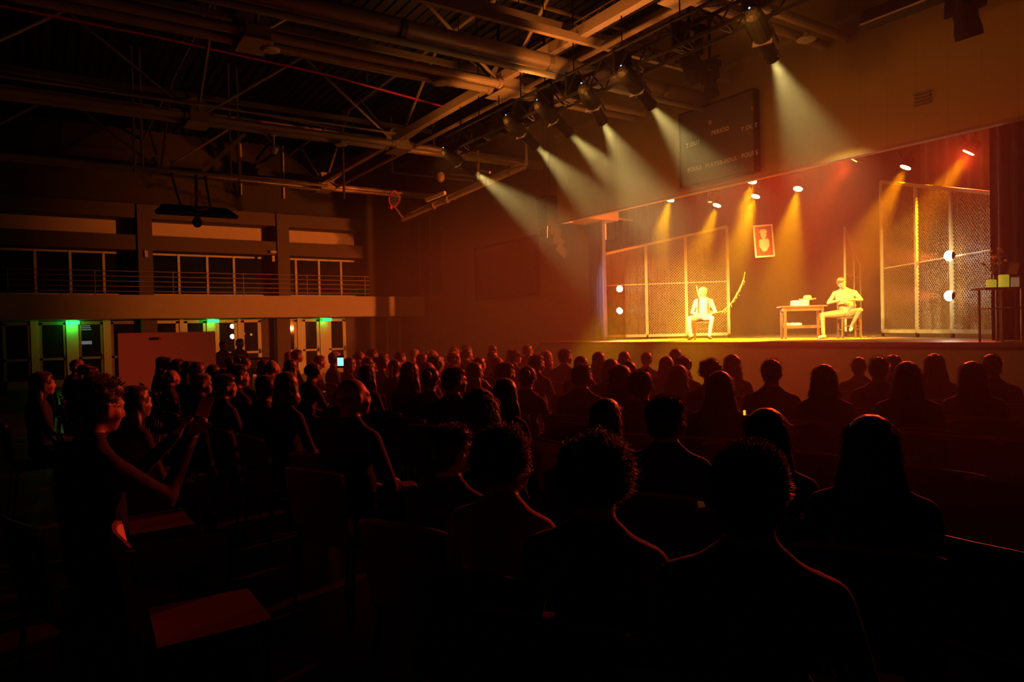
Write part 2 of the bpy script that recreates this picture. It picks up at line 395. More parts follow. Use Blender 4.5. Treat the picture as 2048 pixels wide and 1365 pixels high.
def par(px, py, z, energy, label, aim=(0, 0, -1), col=ORG, cone=37, r=0.13, face=14):
    p = on(px, py, 2, z); d = Vector(aim).normalized(); q = d.to_track_quat('Z', 'Y')
    t = thing('led_par_light', label, 'stage light', p, group='wash lights over the stage', rot=q.to_euler())
    b = MB(); b.lathe([(r*0.6, -0.26), (r*0.95, -0.22), (r, -0.02), (r*1.04, 0.0), (r*0.97, 0.0), (r*0.95, -0.01)], n=18); b.build('housing', m_black, t)
    b = MB(); n = 0
    for rr, k in ((0, 1), (r*0.38, 6), (r*0.72, 12)):
        for i in range(k):
            a = 2*PI*i/k; b.ell((rr*math.cos(a), rr*math.sin(a), 0.0), (r*0.17, r*0.17, 0.02), 8, 4)
    b.build('led_lenses', emission('par_%s' % str(int(px)), (1.0, 0.28, 0.04) if col == REDO else (1.0, 0.80, 0.22), face), t)
    inv = (Matrix.Translation(p) @ q.to_matrix().to_4x4()).inverted()
    b = MB()
    for s in (-1, 1): b.bar((s*(r+0.02), 0, -0.12), inv @ (p+Vector((s*(r+0.02), 0, 0.40))), 0.012, 0.03)
    b.bar(inv @ (p+Vector((-(r+0.02), 0, 0.40))), inv @ (p+Vector(((r+0.02), 0, 0.40))), 0.03, 0.012)
    bt = Vector((p.x, 14.35 if abs(p.y-14.35) < abs(p.y-16.2) else 16.2, 5.61)); b.bar(inv @ (p+Vector((0, 0, 0.40))), inv @ bt, 0.03, 0.03)
    b.build('yoke', m_black, t)
    l = lamp('wash_beam', 'SPOT', (0, 0, 0.03), energy, col, size=0.09, cone=cone, blend=0.9)
    l.parent = t; l.rotation_euler = (PI, 0, 0)
    return p
PARS = [((1340, 400), 'wash light burning nearest the blue curtain, over the wire fence', (0.0, -0.42, -1), ORG, 32000),
        ((1434, 411), 'wash light over the tall end of the wire fence, lowest of the row', (-0.12, -0.42, -1), ORG, 32000),
        ((1504, 363), 'wash light touching the header edge under the scoreboard', (0.05, -0.42, -1), ORG, 32000),
        ((1511, 393), 'wash light just above the hanging portrait', (-0.1, -0.42, -1), ORG, 32000),
        ((1596, 378), 'wash light between the portrait and the red beam', (0.05, -0.42, -1), ORG, 32000),
        ((1705, 318), 'deep red glowing wash light half hidden by the header edge', (-0.75, -0.2, -1), REDO, 9000),
        ((1811, 335), 'wash light throwing its beam towards the seated man with the table', (-0.35, -0.35, -1), (1.0, 0.27, 0.0), 28000),
        ((1937, 305), 'wash light closest to the dark curtain, over the tall mesh fence', (-0.65, -0.2, -1), (1.0, 0.27, 0.0), 28000)]
parp = [par(p_[0], p_[1], 5.05, e_, l_, a_, c_) for (p_, l_, a_, c_, e_) in PARS]
for k_, (en_, aim_) in {5: (4300, (-9, 2.5, 1.0)), 7: (2300, (-3.5, 4.0, 1.0))}.items():
    q_ = parp[k_]; lamp('added_red_rim', 'SPOT', q_+Vector((0, -0.1, -0.08)), en_, (1.0, 0.05, 0.012), aim=aim_, size=0.1, cone=85, blend=0.5)  # added red light for rims on the crowd; no fixture of its own
# small yellow lamp beside the second one
par(1420, 404, 5.19, 150, 'small yellow lamp close behind the lowest wash light', (0, -0.15, -1), (1.0, 0.75, 0.02), 30, 0.07, 1.2)
# battens they hang from
for k, (Y, lb) in enumerate(((14.35, 'batten nearer the opening carrying the wash lights'), (16.2, 'rear batten carrying the wash lights'))):
    t = thing('lighting_batten', 'black steel '+lb, 'lighting bar', (-10, Y, 5.62))
    MB().tube((-5.5, 0, 0), (8, 0, 0), 0.03, n=8).build('pipe', m_black, t)
    b = MB()
    for i in range(6): b.tube((-5+i*2.4, 0, 0), (-5+i*2.4, 0, 3.57), 0.006, n=5)
    b.build('suspension_cables', m_black, t)

def side_lamp(px, py, dep, aim, energy, label, grp, col=(1.0, 0.55, 0.12), cone=50, foot=None, es=60, blend=0.7):
    p = at(px, py, dep); d = (Vector(aim)-p).normalized(); q = d.to_track_quat('Z', 'Y')
    t = thing('side_floodlight', label, 'stage light', p, group=grp, rot=q.to_euler())
    b = MB(); b.lathe([(0.03, -0.12), (0.07, -0.10), (0.085, -0.04), (0.075, -0.04), (0.07, -0.05)], n=16); b.build('housing', m_black, t)
    MB().ell((0, 0, -0.02), (0.10, 0.10, 0.085), 16, 10).build('lens', emission('lens_%d_%d' % (px, py), (1.0, 0.92, 0.72), es), t)
    l = lamp('flood_beam', 'SPOT', (0, 0, 0.15), energy, col, size=0.08, cone=cone, blend=blend); l.parent = t; l.rotation_euler = (PI, 0, 0)
    return p
for k, (px, py) in enumerate(((1240, 578), (1240, 622))):
    pl = side_lamp(px, py, 22.3, (-9, 14.5, 2.2), 1600, ('upper', 'lower')[k]+' bright floodlight behind the wire fence by the blue curtain', 'floodlights behind the wire fence', col=(1.0, 0.75, 0.4), cone=26)
for k, (px, py) in enumerate(((1903, 512), (1903, 592))):
    pr = side_lamp(px-7, py, 13.85, (-28.8, 9.6, 3.4), (7800, 5600)[k], ('upper', 'lower')[k]+' bright floodlight glaring beside a post of the tall mesh fence', 'floodlights on the tall mesh fence', col=(1.0, 0.18, 0.02), cone=48, blend=1.0)
for p, lb in ((pl, 'black lamp stand behind the wire fence'),):
    t = thing('lamp_stand', lb, 'stand', (p.x+(0.16 if p.x > -10 else -0.16), p.y, SH))
    MB().tube((0, 0, 0), (0, 0, 1.9), 0.02, n=8).build('pole', m_black, t)
    for i in range(3):
        a = i*2*PI/3; MB().tube((0, 0, 0.4), (0.35*math.cos(a), 0.35*math.sin(a), 0.02), 0.012, n=6).build('leg', m_black, t)

# ------------------------------------------------------------------ roof steelwork
RZ = 6.8
NODES = (-2.0, 3.2, 8.4)
def roof_truss(X, y0, y1, label):
    t = thing('roof_truss', label, 'roof truss', (X, 0, RZ), group='twin-pipe roof trusses')
    for s in (-0.21, 0.21):
        MB().tube((s, y0, 0), (s, y1, 0), 0.085, n=12).build('lower_chord', m_steel, t, smooth=False)
    MB().tube((0, y0, 2.0), (0, y1, 2.0), 0.05, n=8).build('upper_chord', m_steel, t)
    for yn in NODES:
        if not (y0-0.1 < yn < y1): continue
        b = MB()
        for s in (-0.21, 0.21): b.box((s, yn, 0), (0.24, 0.42, 0.24)); b.tube((s, yn-0.3, 0), (s, yn-0.21, 0), 0.11, n=12); b.tube((s, yn+0.21, 0), (s, yn+0.3, 0), 0.11, n=12)
        b.build('node_sleeve', m_steel, t)
        b = MB(); n = 14; vs = []; 
        for dx in (-0.015, 0.015):
            vs += [(dx, yn-0.36, 0.1)] + [(dx, yn-0.36*math.cos(PI*i/n), 0.1+0.42*math.sin(PI*i/n)) for i in range(n+1)] + [(dx, yn+0.36, 0.1)]
        k = n+3; fs = [tuple(range(k)), tuple(range(k, 2*k))[::-1]] + [(i, (i+1) % k, k+(i+1) % k, k+i) for i in range(k)]
        b.add(vs, fs); b.box((0, yn, -0.14), (0.75, 0.5, 0.02)); b.build('gusset_plate', m_steel, t)
        for (dx, dy) in ((0, 2.6), (0, -2.6), (2.6, 0), (-2.6, 0)):
            MB().tube((dx*0.06, yn+dy*0.06, 0.15), (dx, yn+dy, 2.0), 0.038, n=7).build('web_strut', m_steel, t)
    return t
roof_truss(-7.58, -6, HY-0.1, 'twin-pipe roof truss running into the header wall past the scoreboard')
roof_truss(-12.75, -6, HY-0.1, 'twin-pipe roof truss with the large half-round gusset over the crowd')
roof_truss(-18.2, -6, WY-0.05, 'twin-pipe roof truss above the hanging basketball frame')
roof_truss(-24.4, -6, WY-0.05, 'twin-pipe roof truss closest to the balcony')
for k, (Y, z) in enumerate(((8.4, 0.12), (8.4, 2.0), (3.2, 2.0), (-2.0, 2.0), (13.0, 2.0))):
    t = thing('cross_beam', ('box steel cross beam joining the truss gussets over the crowd', 'upper cross tube above the gusseted cross beam', 'upper cross tube over the middle of the hall',
        'upper cross tube over the rear of the hall', 'upper cross tube beside the header wall')[k], 'beam', (-14, Y, RZ+z))
    if k == 0:
        MB().box((0, -0.12, 0.05), (22, 0.16, 0.2)).build('box_section', m_steel, t); MB().tube((-11, 0.35, -0.15), (11, 0.35, -0.15), 0.05, n=8).build('stiffening_tube', m_steel, t)
    else: MB().tube((-15, 0, 0), (15, 0, 0), 0.045, n=7).build('pipe', m_steel, t)
# round duct with the grey tube under it
p0 = on(1385, 205, 1, HY-0.02); DX, DZ = -10.69, 6.5
t = thing('round_duct', 'long round duct with a grey tube under it, ending at the scoreboard', 'duct', (DX, 0, DZ))
MB().tube((0, -6, 0.12), (0, HY-0.06, 0.12), 0.15, n=16).build('duct', m_steel, t, smooth=True)
MB().tube((0.02, -6, -0.12), (0.02, HY-0.02, -0.12), 0.06, n=12).build('grey_tube', m_grey, t, smooth=True)
for i in range(6): MB().tube((0, -4+i*3, 0.1), (0, -3.9+i*3, 0.1), 0.165, n=16).build('joint_band', m_steeld, t)
for X, z, lb in ((-10.0, 6.85, 'rectangular steel purlin beside the round duct'), (-10.6, 7.3, 'higher rectangular steel purlin over the round duct'), (-15.6, 8.3, 'high steel purlin between the two middle trusses'), (-21.2, 8.3, 'high steel purlin near the balcony side')):
    t = thing('roof_purlin', lb, 'beam', (X, 3, z)); MB().box((0, 0, 0), (0.10, 19.0, 0.14)).build('channel', m_steel if X > -11 else m_steeld, t)
t = thing('sprinkler_pipe', 'thin bright red pipe under the dark roof over the crowd', 'pipe', (-16.9, 4, 7.9))
b = MB().path([(0, -7, 0.25), (0, -2, 0.2), (0, 2, 0.05), (0, 5.4, -0.25)], 0.03, 8); b.build('pipe', m_red, t)
for i in range(4): MB().tube((0, -6+i*3, 0.0), (0, -6+i*3, 1.28), 0.012, n=5).build('hanger', m_steeld, t)
t = thing('conduit_pipe', 'thin bent conduit pipe hanging below the roof near the red pipe', 'pipe', (-18.9, 4, 7.25))
MB().path([(0, -8, 0.3), (0, 0, 0.15), (0, 3.0, 0.02), (0, 3.06, -0.1), (0, 3.06, -1.9)], 0.035, 8).build('pipe', m_steel, t)
MB().tube((1.2, -6, -.25), (1.2, 4.1, -.25), .03, n=7).build('straight_pipe', m_steel, t)
for i, (px, py, X, lb) in enumerate(((540, 84, -12.75, 'ceiling disc under the gusseted truss, far from the stage'), (880, 156, -12.75, 'ceiling disc under the gusseted truss, close to the black bars'),
        (1612, 52, -7.58, 'ceiling disc under the truss past the scoreboard'), (682, 291, -18.2, 'ceiling disc under the truss above the basketball frame'))):
    p = on(px, py, 0, X); t = thing('ceiling_disc_light', 'unlit pale '+lb, 'ceiling light', (X, p.y, RZ-0.14), group='unlit disc lights on the trusses')
    MB().lathe([(0.0, -0.05), (0.12, -0.045), (0.17, -0.02), (0.17, 0.0), (0.06, 0.03), (0.06, 0.1)], n=20).build('disc', m_white, t)
    MB().tube((0, 0, 0.03), (0, 0, 0.14), 0.03, n=8).build('stem', m_steel, t)
# lattice girder in the dark under the roof
p = on(1165, 70, 1, 9.6); q = on(1285, 3, 1, 9.6)
t = thing('lattice_girder', 'slender steel lattice girder hanging in the dark above the round duct', 'girder', ((p.x+q.x)/2, 9.6, (p.z+q.z)/2)); L = 4.6
b = MB()
for (dy, dz) in ((0, 0.35), (-0.2, 0), (0.2, 0)): b.tube((-L, dy, dz), (L, dy, dz), 0.02, n=6)
b.build('chord', m_steel, t); b = MB(); k = 0
for i in range(20):
    x = -L+i*2*L/20; x2 = x+L/20; x3 = x+2*L/20
    for s in (-0.2, 0.2): b.tube((x, s, 0), (x2, 0, 0.35), 0.01, n=5); b.tube((x2, 0, 0.35), (x3, s, 0), 0.01, n=5)
    b.tube((x, -0.2, 0), (x, 0.2, 0), 0.01, n=5)
b.build('lacing', m_steel, t)

# black lighting bars carrying the spotlights
def ladder_bar(x0, x1, label, y=BARY, z=6.05, w=0.34, h=0.40):
    t = thing('lighting_bar', label, 'lighting bar', ((x0+x1)/2, y, z), group='black lattice lighting bars'); L = (x1-x0)/2; b = MB()
    for dy in (-w/2, w/2):
        for dz in (-h/2, h/2): b.tube((-L, dy, dz), (L, dy, dz), 0.032, n=7)
    b.build('tube_chords', m_black, t); b = MB(); n = int((x1-x0)/0.35)
    for i in range(n):
        x = -L+i*2*L/n; x2 = x+2*L/n
        for dy in (-w/2, w/2): b.tube((x, dy, -h/2 if i % 2 else h/2), (x2, dy, h/2 if i % 2 else -h/2), 0.016, n=5)
        b.tube((x, -w/2, h/2), (x2, w/2, h/2), 0.008, n=5)
    b.build('lacing', m_black, t)
    for i in range(5):
        x = -L+0.42+i*(2*L-0.84)/4; b = MB(); b.box((x, 0, 0.02), (0.04, w+0.05, h+0.06)); b.tube((x, 0, h/2), (x, 0, 9.18-z), 0.012, n=6); b.build('hanger', m_black, t)
    for i in range(9):
        b = MB(); x = -L+random.random()*2*L; pts = [(x+0.22*math.sin(a*0.8), -w/2-0.04, -h/2-0.05-0.13*math.sin(a)) for a in [j*PI/6 for j in range(7)]]; b.path(pts, 0.008, 5); b.build('cable_loop', m_blackm, t)
ladder_bar(-10.66, -4.6, 'black lattice lighting bar over the scoreboard')
ladder_bar(-14.9, -10.72, 'black lattice lighting bar ending by the half-round gusset')
# further bar high near the corner
p = on(1745, 50, 1, 10.6)
t = thing('lighting_bar', 'long black bar under the roof beyond the highest spotlight', 'lighting bar', (p.x+3, 10.6, p.z+0.1))
MB().box((0, 0, 0), (6.2, 0.3, 0.2)).build('tray', m_black, t); MB().tube((-3.1, -0.17, -0.1), (3.1, -0.17, -0.1), 0.014, n=6).build('edge_tube', m_steel, t)
for s in (-2.5, 0, 2.5): MB().tube((s, 0, 0), (s, 0, 9.18-p.z-0.1), 0.02, n=6).build('hanger', m_black, t)

def moving_head(px, py, Y, label, tilt=35, sc=1.0, ztop=6.0):
    p = on(px, py, 1, Y); t = thing('moving_head_light', label, 'stage light', p, group='unlit moving head lights')
    b = MB(); b.box((0, 0, 0.30*sc), (0.34*sc, 0.30*sc, 0.12*sc)); b.tube((0, 0, 0.35*sc), (0, 0, ztop-p.z), 0.03, n=7); b.box((0, 0, .4*sc), (.5*sc, .06, .04)); b.build('base', m_black, t)
    b = MB()
    for s in (-1, 1): b.bar((s*0.16*sc, 0, 0.26*sc), (s*0.18*sc, 0, -0.06*sc), 0.05*sc, 0.1*sc)
    b.build('yoke', m_black, t)
    q = Quaternion((1, 0, 0), R(tilt)); b = MB()
    b.lathe([(0.05*sc, 0.22*sc), (0.11*sc, 0.2*sc), (0.135*sc, 0.08*sc), (0.13*sc, -0.1*sc), (0.15*sc, -0.2*sc), (0.15*sc, -0.3*sc), (0.12*sc, -0.3*sc), (0.11*sc, -0.27*sc)], n=16, M=Matrix.Translation((0, 0, -0.06*sc)) @ q.to_matrix().to_4x4())
    b.build('head', m_black, t)
    return t
moving_head(1378, 110, 9.4, 'large dark moving head light beneath the black bar near the scoreboard', 40, 1.3, 9.17)
moving_head(1420, 158, 11.6, 'dark moving head light close to the scoreboard top', 10, 1.0, 9.17)
moving_head(1930, 15, 10.3, 'dark moving head light under the long black bar beyond the highest spotlight', 20, 1.1, 9.17)
moving_head(1090, 160, 9.05, 'dark moving head light on the bar beside the half-round gusset', 80, 1.0, 9.17)
moving_head(1000, 215, 9.05, 'dark unlit light hanging between the half-round gusset and the nearest beam', 60, 1.0, 9.17)
moving_head(880, 262, 9.05, 'dark unlit light hung over the basketball arm beside its gusset', 70, 1.0, 9.17)

# ------------------------------------------------------------------ basketball hoops, folded up
def ring_net(t, M, tube=0.014, net=True):
    b = MB(); b.path([M @ Vector((0.225*math.cos(a), 0.225*math.sin(a), 0)) for a in [2*PI*i/24 for i in range(24)]], tube, 6, closed=True)
    b.box(M @ Vector((0, -0.27, 0)), (0.12, 0.1, 0.06), rot=M.to_3x3()); b.build('ring', m_red, t)
    if net:
        b = MB(); rows = [(0.22, 0), (0.19, 0.10), (0.15, 0.19), (0.12, 0.28), (0.11, 0.36)]
        for i in range(12):
            for sgn in (1, -1):
                pts = []
                for k, (r_, h) in enumerate(rows):
                    a = 2*PI*(i+0.5*k*sgn)/12; q = M @ Vector((r_*math.cos(a), r_*math.sin(a), 0)); q.z -= 0  # folds with the ring
                    q = M @ Vector((r_*math.cos(a)*0.95, r_*math.sin(a)*0.95-0.0, -h*0.55)); pts.append(q)
                b.path(pts, 0.005, 4)
        b.build('net', m_net, t)
c = at(395, 428, 18.0)
t = thing('basketball_hoop', 'folded basketball hoop with dark fan-shaped backboard in front of the balcony', 'basketball hoop', c)
b = MB(); pr_ = [(-0.95, -0.06), (0.95, -0.06), (0.78, 0.5), (-0.72, 0.5)]; 
tl = Quaternion((0, 1, 0), R(-62)).to_matrix().to_4x4()
fr = [Vector((0, x, z)) for x, z in pr_]
fr = [tl @ v for v in fr]
b.add([v+Vector((-0.02, 0, -0.05)) for v in fr]+[v+Vector((0.02, 0, -0.02)) for v in fr], [(0, 1, 2, 3), (7, 6, 5, 4), (0, 1, 5, 4), (1, 2, 6, 5), (2, 3, 7, 6), (3, 0, 4, 7)]); b.build('backboard', m_screen, t)
b = MB()
for i in range(4): b.bar(fr[i], fr[(i+1) % 4], 0.07, 0.07)
b.build('padding', m_blackm, t)
MB().ell((0.05, -0.02, -0.22), (0.13, 0.12, 0.14)).build('hinge_block', m_blackm, t)
ring_net(t, Matrix.Translation((0.1, 0.05, 0.28)) @ Matrix.Rotation(R(68), 4, 'Y') @ Matrix.Rotation(R(-90), 4, 'Z'))
b = MB()
for s in (-0.35, 0.35): b.tube((-0.1, s, 0.1), (-20.6-c.x, s*1.2, on(400, 352, 0, -20.6).z-c.z), 0.03, n=8)
b.tube((-0.1, 0, 0.0), (-20.6-c.x, 0.2, on(400, 352, 0, -20.6).z-c.z), 0.04, n=8); b.build('support_arm', m_steeld, t)

t = thing('pipe_rig', 'rectangular pipe frame carrying the folded hoop in front of the balcony', 'pipe frame', (-20.6, 4, 6.6))
def PW(px, py, X=-20.6): v = on(px, py, 0, X); return (v.x+20.6, v.y-4, v.z-6.6)
for a_, c_ in (((285, 235), (285, 336)), ((480, 280), (479, 372)), ((272, 240), (270, 345)), ((462, 285), (462, 352))):
    u_ = Vector(PW(*a_)); l_ = Vector(PW(*c_)); MB().tube((l_.x, l_.y, 2.56), l_, 0.035, n=7).build('post', m_steel, t)
b = MB(); b.tube(PW(285, 336), PW(655, 372), 0.045, n=8); b.tube(PW(285, 345), PW(640, 380), 0.035, n=8); b.build('cross_pipe', m_steel, t)
MB().bar(PW(405, 345), PW(490, 268), 0.08, 0.1).build('brace', m_steel, t)
t = thing('folding_pipe_boom', 'long folded pipe arm slanting down past the lowest spotlight', 'pipe frame', (-16, 12.2, 5.2))
def PY(px, py, Y=12.0): v = on(px, py, 1, Y); return (v.x+16, v.y-12.2, v.z-5.2)
MB().tube(PY(805, 438, 9.6), PY(1050, 333, 11.0), 0.09, 0.07, n=12).build('main_tube', m_steel, t)
MB().tube(PY(822, 425, 9.6), PY(1040, 328, 11.0), 0.03, n=8).build('guide_tube', m_steel, t)
MB().bar(PY(853, 401, 9.7), PY(890, 386, 9.9), 0.09, 0.1).build('counterweight_box', m_peach, t)
for px_, py_ in ((866, 412), (893, 400), (975, 362), (1018, 344)): q_ = Vector(PY(px_, py_, 9.6+1.4*(px_-805)/245)); MB().tube(q_, q_+Vector((0.05, 0.02, 0)), 0.11, n=12).build('clamp', m_steeld, t)
for a_, c_ in (((1051, 280), (1053, 333)), ((783, 275), (785, 345)), ((870, 232), (868, 300)), ((958, 300), (957, 360))): l_ = Vector(PY(*c_, 10.4)); MB().tube((l_.x, l_.y, 9.18-5.2 if a_[0] == 783 else max(PY(*a_, 10.4)[2], 1.5)), l_, 0.035, n=8).build('post', m_steel, t)
b = MB()
for a_, c_ in (((785, 345), (945, 362)), ((880, 300), (1050, 328)), ((900, 348), (945, 352)), ((920,335),(980,345))): b.tube(PY(*a_, 10.4), PY(*c_, 10.4), 0.035, n=8)
b.build('cross_pipe', m_steel, t)
MB().ell(PY(881, 354, 9.7), (0.12, 0.12, 0.16)).build('winch', m_steel, t)
c = at(788, 398, 20.5)
t = thing('basketball_hoop', 'folded red basketball ring and net by the end of the long pipe arm', 'basketball hoop', c)
ring_net(t, Matrix.Rotation(R(-62), 4, 'Z') @ Matrix.Rotation(R(78), 4, 'X') @ Matrix.Rotation(R(20), 4, 'Z'), tube=0.022)
MB().tube((0.0, 0.0, -0.22), on(806, 437, 1, 9.6)-c, 0.03, n=7).build('support_arm', m_steel, t)
# camera dome, pale tubes against the dark upper wall
p = on(548, 300, 0, -18.2)
t = thing('dome_camera', 'pale dome camera hanging on a short stem below the truss', 'camera', p)
MB().tube((0, 0, 0), (0, 0, RZ-0.15-p.z), 0.025, n=8).build('stem', m_white, t); MB().lathe([(0.0, -0.12), (0.07, -0.09), (0.09, -0.02), (0.12, 0.0), (0.12, 0.04), (0.03, 0.06)], n=16).build('dome', m_white, t); MB().tube((0, 0, RZ-0.15-p.z), (0, 0, RZ-0.12-p.z), 0.09, n=12).build('ceiling_plate', m_white, t)
for px, y0, y1, lb in ((565, 288, 397, 'long pale tube standing against the dark wall over the cornice, brightest of the pair'), (480, 287, 390, 'shorter pale tube on the dark wall over the cornice, behind the hoop frame')):
    p = on(px, y0, 0, LX+0.1); q = on(px-2, y1, 0, LX+0.1); t = thing('wall_tube', lb, 'tube', (LX+0.08, p.y, 6.3), group='pale tubes over the cornice')
    MB().bar((0, 0, q.z-6.3), (0, 0.02, p.z-6.3), 0.09, 0.06, up=(0, 1, 0)).build('tube', m_peach, t)

# ------------------------------------------------------------------ fittings on the walls
for i, (px, lb) in enumerate(((145, 'green exit sign nearest the crowd end of the glass doors'), (425, 'green exit sign above the white banner'), (651, 'green exit sign above the doors nearest the stage wall'))):
    yy = yl(px, LX+0.3, 640); t = thing('exit_sign', lb, 'exit sign', (LX+0.45, yy, 2.20), group='exit signs under the balcony')
    MB().box((-0.02, 0, 0.0), (0.05, 0.42, 0.13)).build('case', m_white, t)
    MB().box((0.012, 0, 0.0), (0.012, 0.40, 0.11)).build('lit_face', emission('exit_face', (0.03, 1.0, 0.25), 2.2) if i == 0 else bpy.data.materials['exit_face'], t)
    b = MB(); b.tube((0, -0.12, 0.05), (0, -0.12, 0.10), 0.008, n=5); b.tube((0, 0.12, 0.05), (0, 0.12, 0.10), 0.008, n=5); b.build('bracket', m_steel, t)
    l = lamp('exit_glow', 'POINT', (-0.22, -0.04, -0.07), (6, 3, 2.5)[i], (0.03, 1.0, 0.05), size=0.03); l.parent = t
for px, py, lb in ((292, 508, 'small pale box fixed on the pillar behind the folded hoop'), (546, 518, 'small pale box fixed on the pillar by the end bay')):
    p = on(px, py, 0, PX); t = thing('wall_box', lb, 'wall box', (PX+0.04, p.y, p.z)); MB().box((0, 0, 0), (0.08, 0.1, 0.22)).build('case', m_white, t)
    if px > 400: MB().ell((0.02, 0.0, 0.26), (0.06, 0.14, 0.06)).build('round_detector', m_white, t)

t = thing('scoreboard', 'dark basketball scoreboard with pale lettering on the header wall', 'scoreboard', ((-11.33-9.34)/2, HY-0.09, 5.6))
MB().box((0, 0, 0), (2.02, 0.14, 1.66)).build('cabinet', m_board, t)
b = MB()
for s in (-1, 1): b.box((s*1.01, -0.02, 0), (0.03, 0.18, 1.68)); b.box((0, -0.02, s*0.83), (2.04, 0.18, 0.03))
b.build('rim', m_black, t)
def text(s, px, py, size, parent, nm='lettering', y=HY-0.165):
    p = on(px, py, 1, y); c = bpy.data.curves.new(nm, 'FONT'); c.body = s; c.size = size; c.align_x = 'CENTER'; c.align_y = 'CENTER'; c.extrude = 0.002; c.offset = 0.004
    c.space_character = 1.15
    tmp = bpy.data.objects.new('tmp_text', c); COL.objects.link(tmp); dg = bpy.context.evaluated_depsgraph_get(); dg.update()
    me = bpy.data.meshes.new_from_object(tmp.evaluated_get(dg)); bpy.data.objects.remove(tmp); bpy.data.curves.remove(c)
    me.materials.clear(); me.materials.append(m_txt)
    o = bpy.data.objects.new(nm, me); COL.objects.link(o); o.parent = parent; o.location = p-parent.location; o.rotation_euler = (PI/2, 0, 0)
for s_, x_, y_, z_ in (('8', 1420, 245, .13), ('8', 1506, 217, .13), ('PERIOD', 1440, 262, .125), ('T.OUT', 1498, 255, .125), ('T.OUT', 1385.5, 288.5, .125), ('PLAYER-FOUL', 1442, 325, .125), ('FOULS', 1499, 309, .125), ('FOULS', 1389, 338, .125)):
    text(s_, x_, y_, z_, t)
p = on(1846, 197, 1, HY); t = thing('wall_vent', 'small pale vent grille high on the header wall', 'vent', (p.x, HY-0.02, p.z))
b = MB()
for k in range(4): b.box((0, -0.01, -0.09+k*0.06), (0.26, 0.04, 0.035))
b.build('grille', m_conc, t)

pts = [on(x, y, 1, WY-0.08) for x, y in ((954, 498), (1073, 473), (1076, 587), (957, 599))]
x0 = pts[0].x; x1 = (pts[1].x+pts[2].x)/2; z0 = (pts[2].z+pts[3].z)/2; z1 = (pts[0].z+pts[1].z)/2
t = thing('projection_screen', 'large dark glossy display screen on the wall beside the stage', 'screen', ((x0+x1)/2, WY-0.1, (z0+z1)/2)); W_, H_ = x1-x0, z1-z0
MB().box((0, 0.02, 0), (W_, 0.08, H_)).build('screen_panel', m_screen, t)
b = MB()
for s in (-1, 1): b.box((s*W_/2, 0, 0), (0.09, 0.14, H_+0.09)); b.box((0, 0, s*H_/2), (W_+0.09, 0.14, 0.09))
b.build('frame', m_black, t)

p = on(1094, 400, 1, 12.9)
t = thing('line_array_speaker', 'black loudspeaker array hanging beside the header corner', 'loudspeaker', (p.x, 12.9, p.z))
zc = 0; ang = 0; yy = 0
for k in range(6):
    ang = -3*k if k < 4 else -9-14*(k-3)
    q = Quaternion((1, 0, 0), R(ang)).to_matrix(); b = MB(); b.box((0.0+k*k*0.012, yy, zc-0.15), (0.52, 0.42, 0.27), rot=q); b.build('cabinet', m_blackm, t); zc -= 0.29; yy += 0.01*k
MB().box((0, 0, 0.05), (0.56, 0.46, 0.05)).build('top_frame', m_black, t)
b = MB(); b.tube((0, 0.1, 0.05), (0, 0.1, 4.05), 0.006, n=6); b.tube((0, -0.1, 0.05), (0, -0.1, 4.05), 0.006, n=6); b.build('chain', m_black, t)
MB().bar((0.27, -0.22, -1.2), (0.3, -0.22, -0.85), 0.03, 0.01).build('edge_strip', m_white, t)
p = on(817, 660, 1, 12.6)
t = thing('loudspeaker', 'black loudspeaker on a tripod in the dark corner of the hall', 'loudspeaker', (p.x, 12.6, 0))
MB().box((0, 0, p.z), (0.42, 0.36, 0.66)).build('cabinet', m_blackm, t)
MB().tube((0, 0, 0.3), (0, 0, p.z-0.3), 0.025, n=8).build('pole', m_black, t)
for i in range(3): a = i*2*PI/3; MB().tube((0, 0, 0.75), (0.5*math.cos(a), 0.5*math.sin(a), 0.02), 0.015, n=6).build('leg', m_black, t)
p = on(872, 700, 1, 12.0); q = on(887, 681, 1, 12.0)
t = thing('microphone_stand', 'thin boom microphone stand in front of the wall beside the screen', 'microphone stand', (p.x, 12.0, 0))
MB().tube((0, 0, 0), (0, 0, p.z), 0.012, n=6).build('pole', m_black, t); MB().tube((-0.3, 0, p.z-0.2), (q.x-p.x, 0, q.z), 0.012, n=6).build('boom', m_black, t)
MB().lathe([(0.0, 0.03), (0.14, 0.02), (0.15, 0)], n=16).build('base', m_black, t)
t = thing('stage_steps', 'short flight of steps beside the stage end', 'steps', (SXL-0.02, SY+0.1, 0))
b = MB()
for k in range(5): b.box((-0.14-0.28*k, 0.45, (SH-0.2*(k+1))/2), (0.28, 0.9, SH-0.2*(k+1)))
b.build('step_block', m_riser, t)
MB().tube((-0.1, 0.02, SH-0.05), (-1.5, 0.02, 0.1), 0.03, n=6).build('side_rail', m_black, t)

# white banner and the two operators' corner
p = on(235, 667, 0, -18); q = on(430, 662, 0, -18)
t = thing('banner', 'long plain pinkish banner board standing behind the far crowd', 'banner', (-18, (p.y+q.y)/2, 0)); Wb = q.y-p.y
MB().box((0, 0, (0.25+p.z)/2+0.0), (0.04, Wb, p.z-0.25)).build('board', m_conc2, t)
b = MB()
for s in (-1, 1): b.box((0, s*(Wb/2-0.1), 0.12), (0.4, 0.04, 0.26))
b.build('foot', m_steel, t)
b = MB(); pp = on(308, 678, 0, -18.0); b.box((0.024, pp.y-(p.y+q.y)/2, pp.z), (0.006, 0.2, 0.06)); b.build('dark_print', m_blackm, t)
b = MB(); pp = on(320, 678, 0, -18.0); b.box((0.024, pp.y-(p.y+q.y)/2, pp.z), (0.006, 0.06, 0.06)); b.build('red_print', m_red, t)
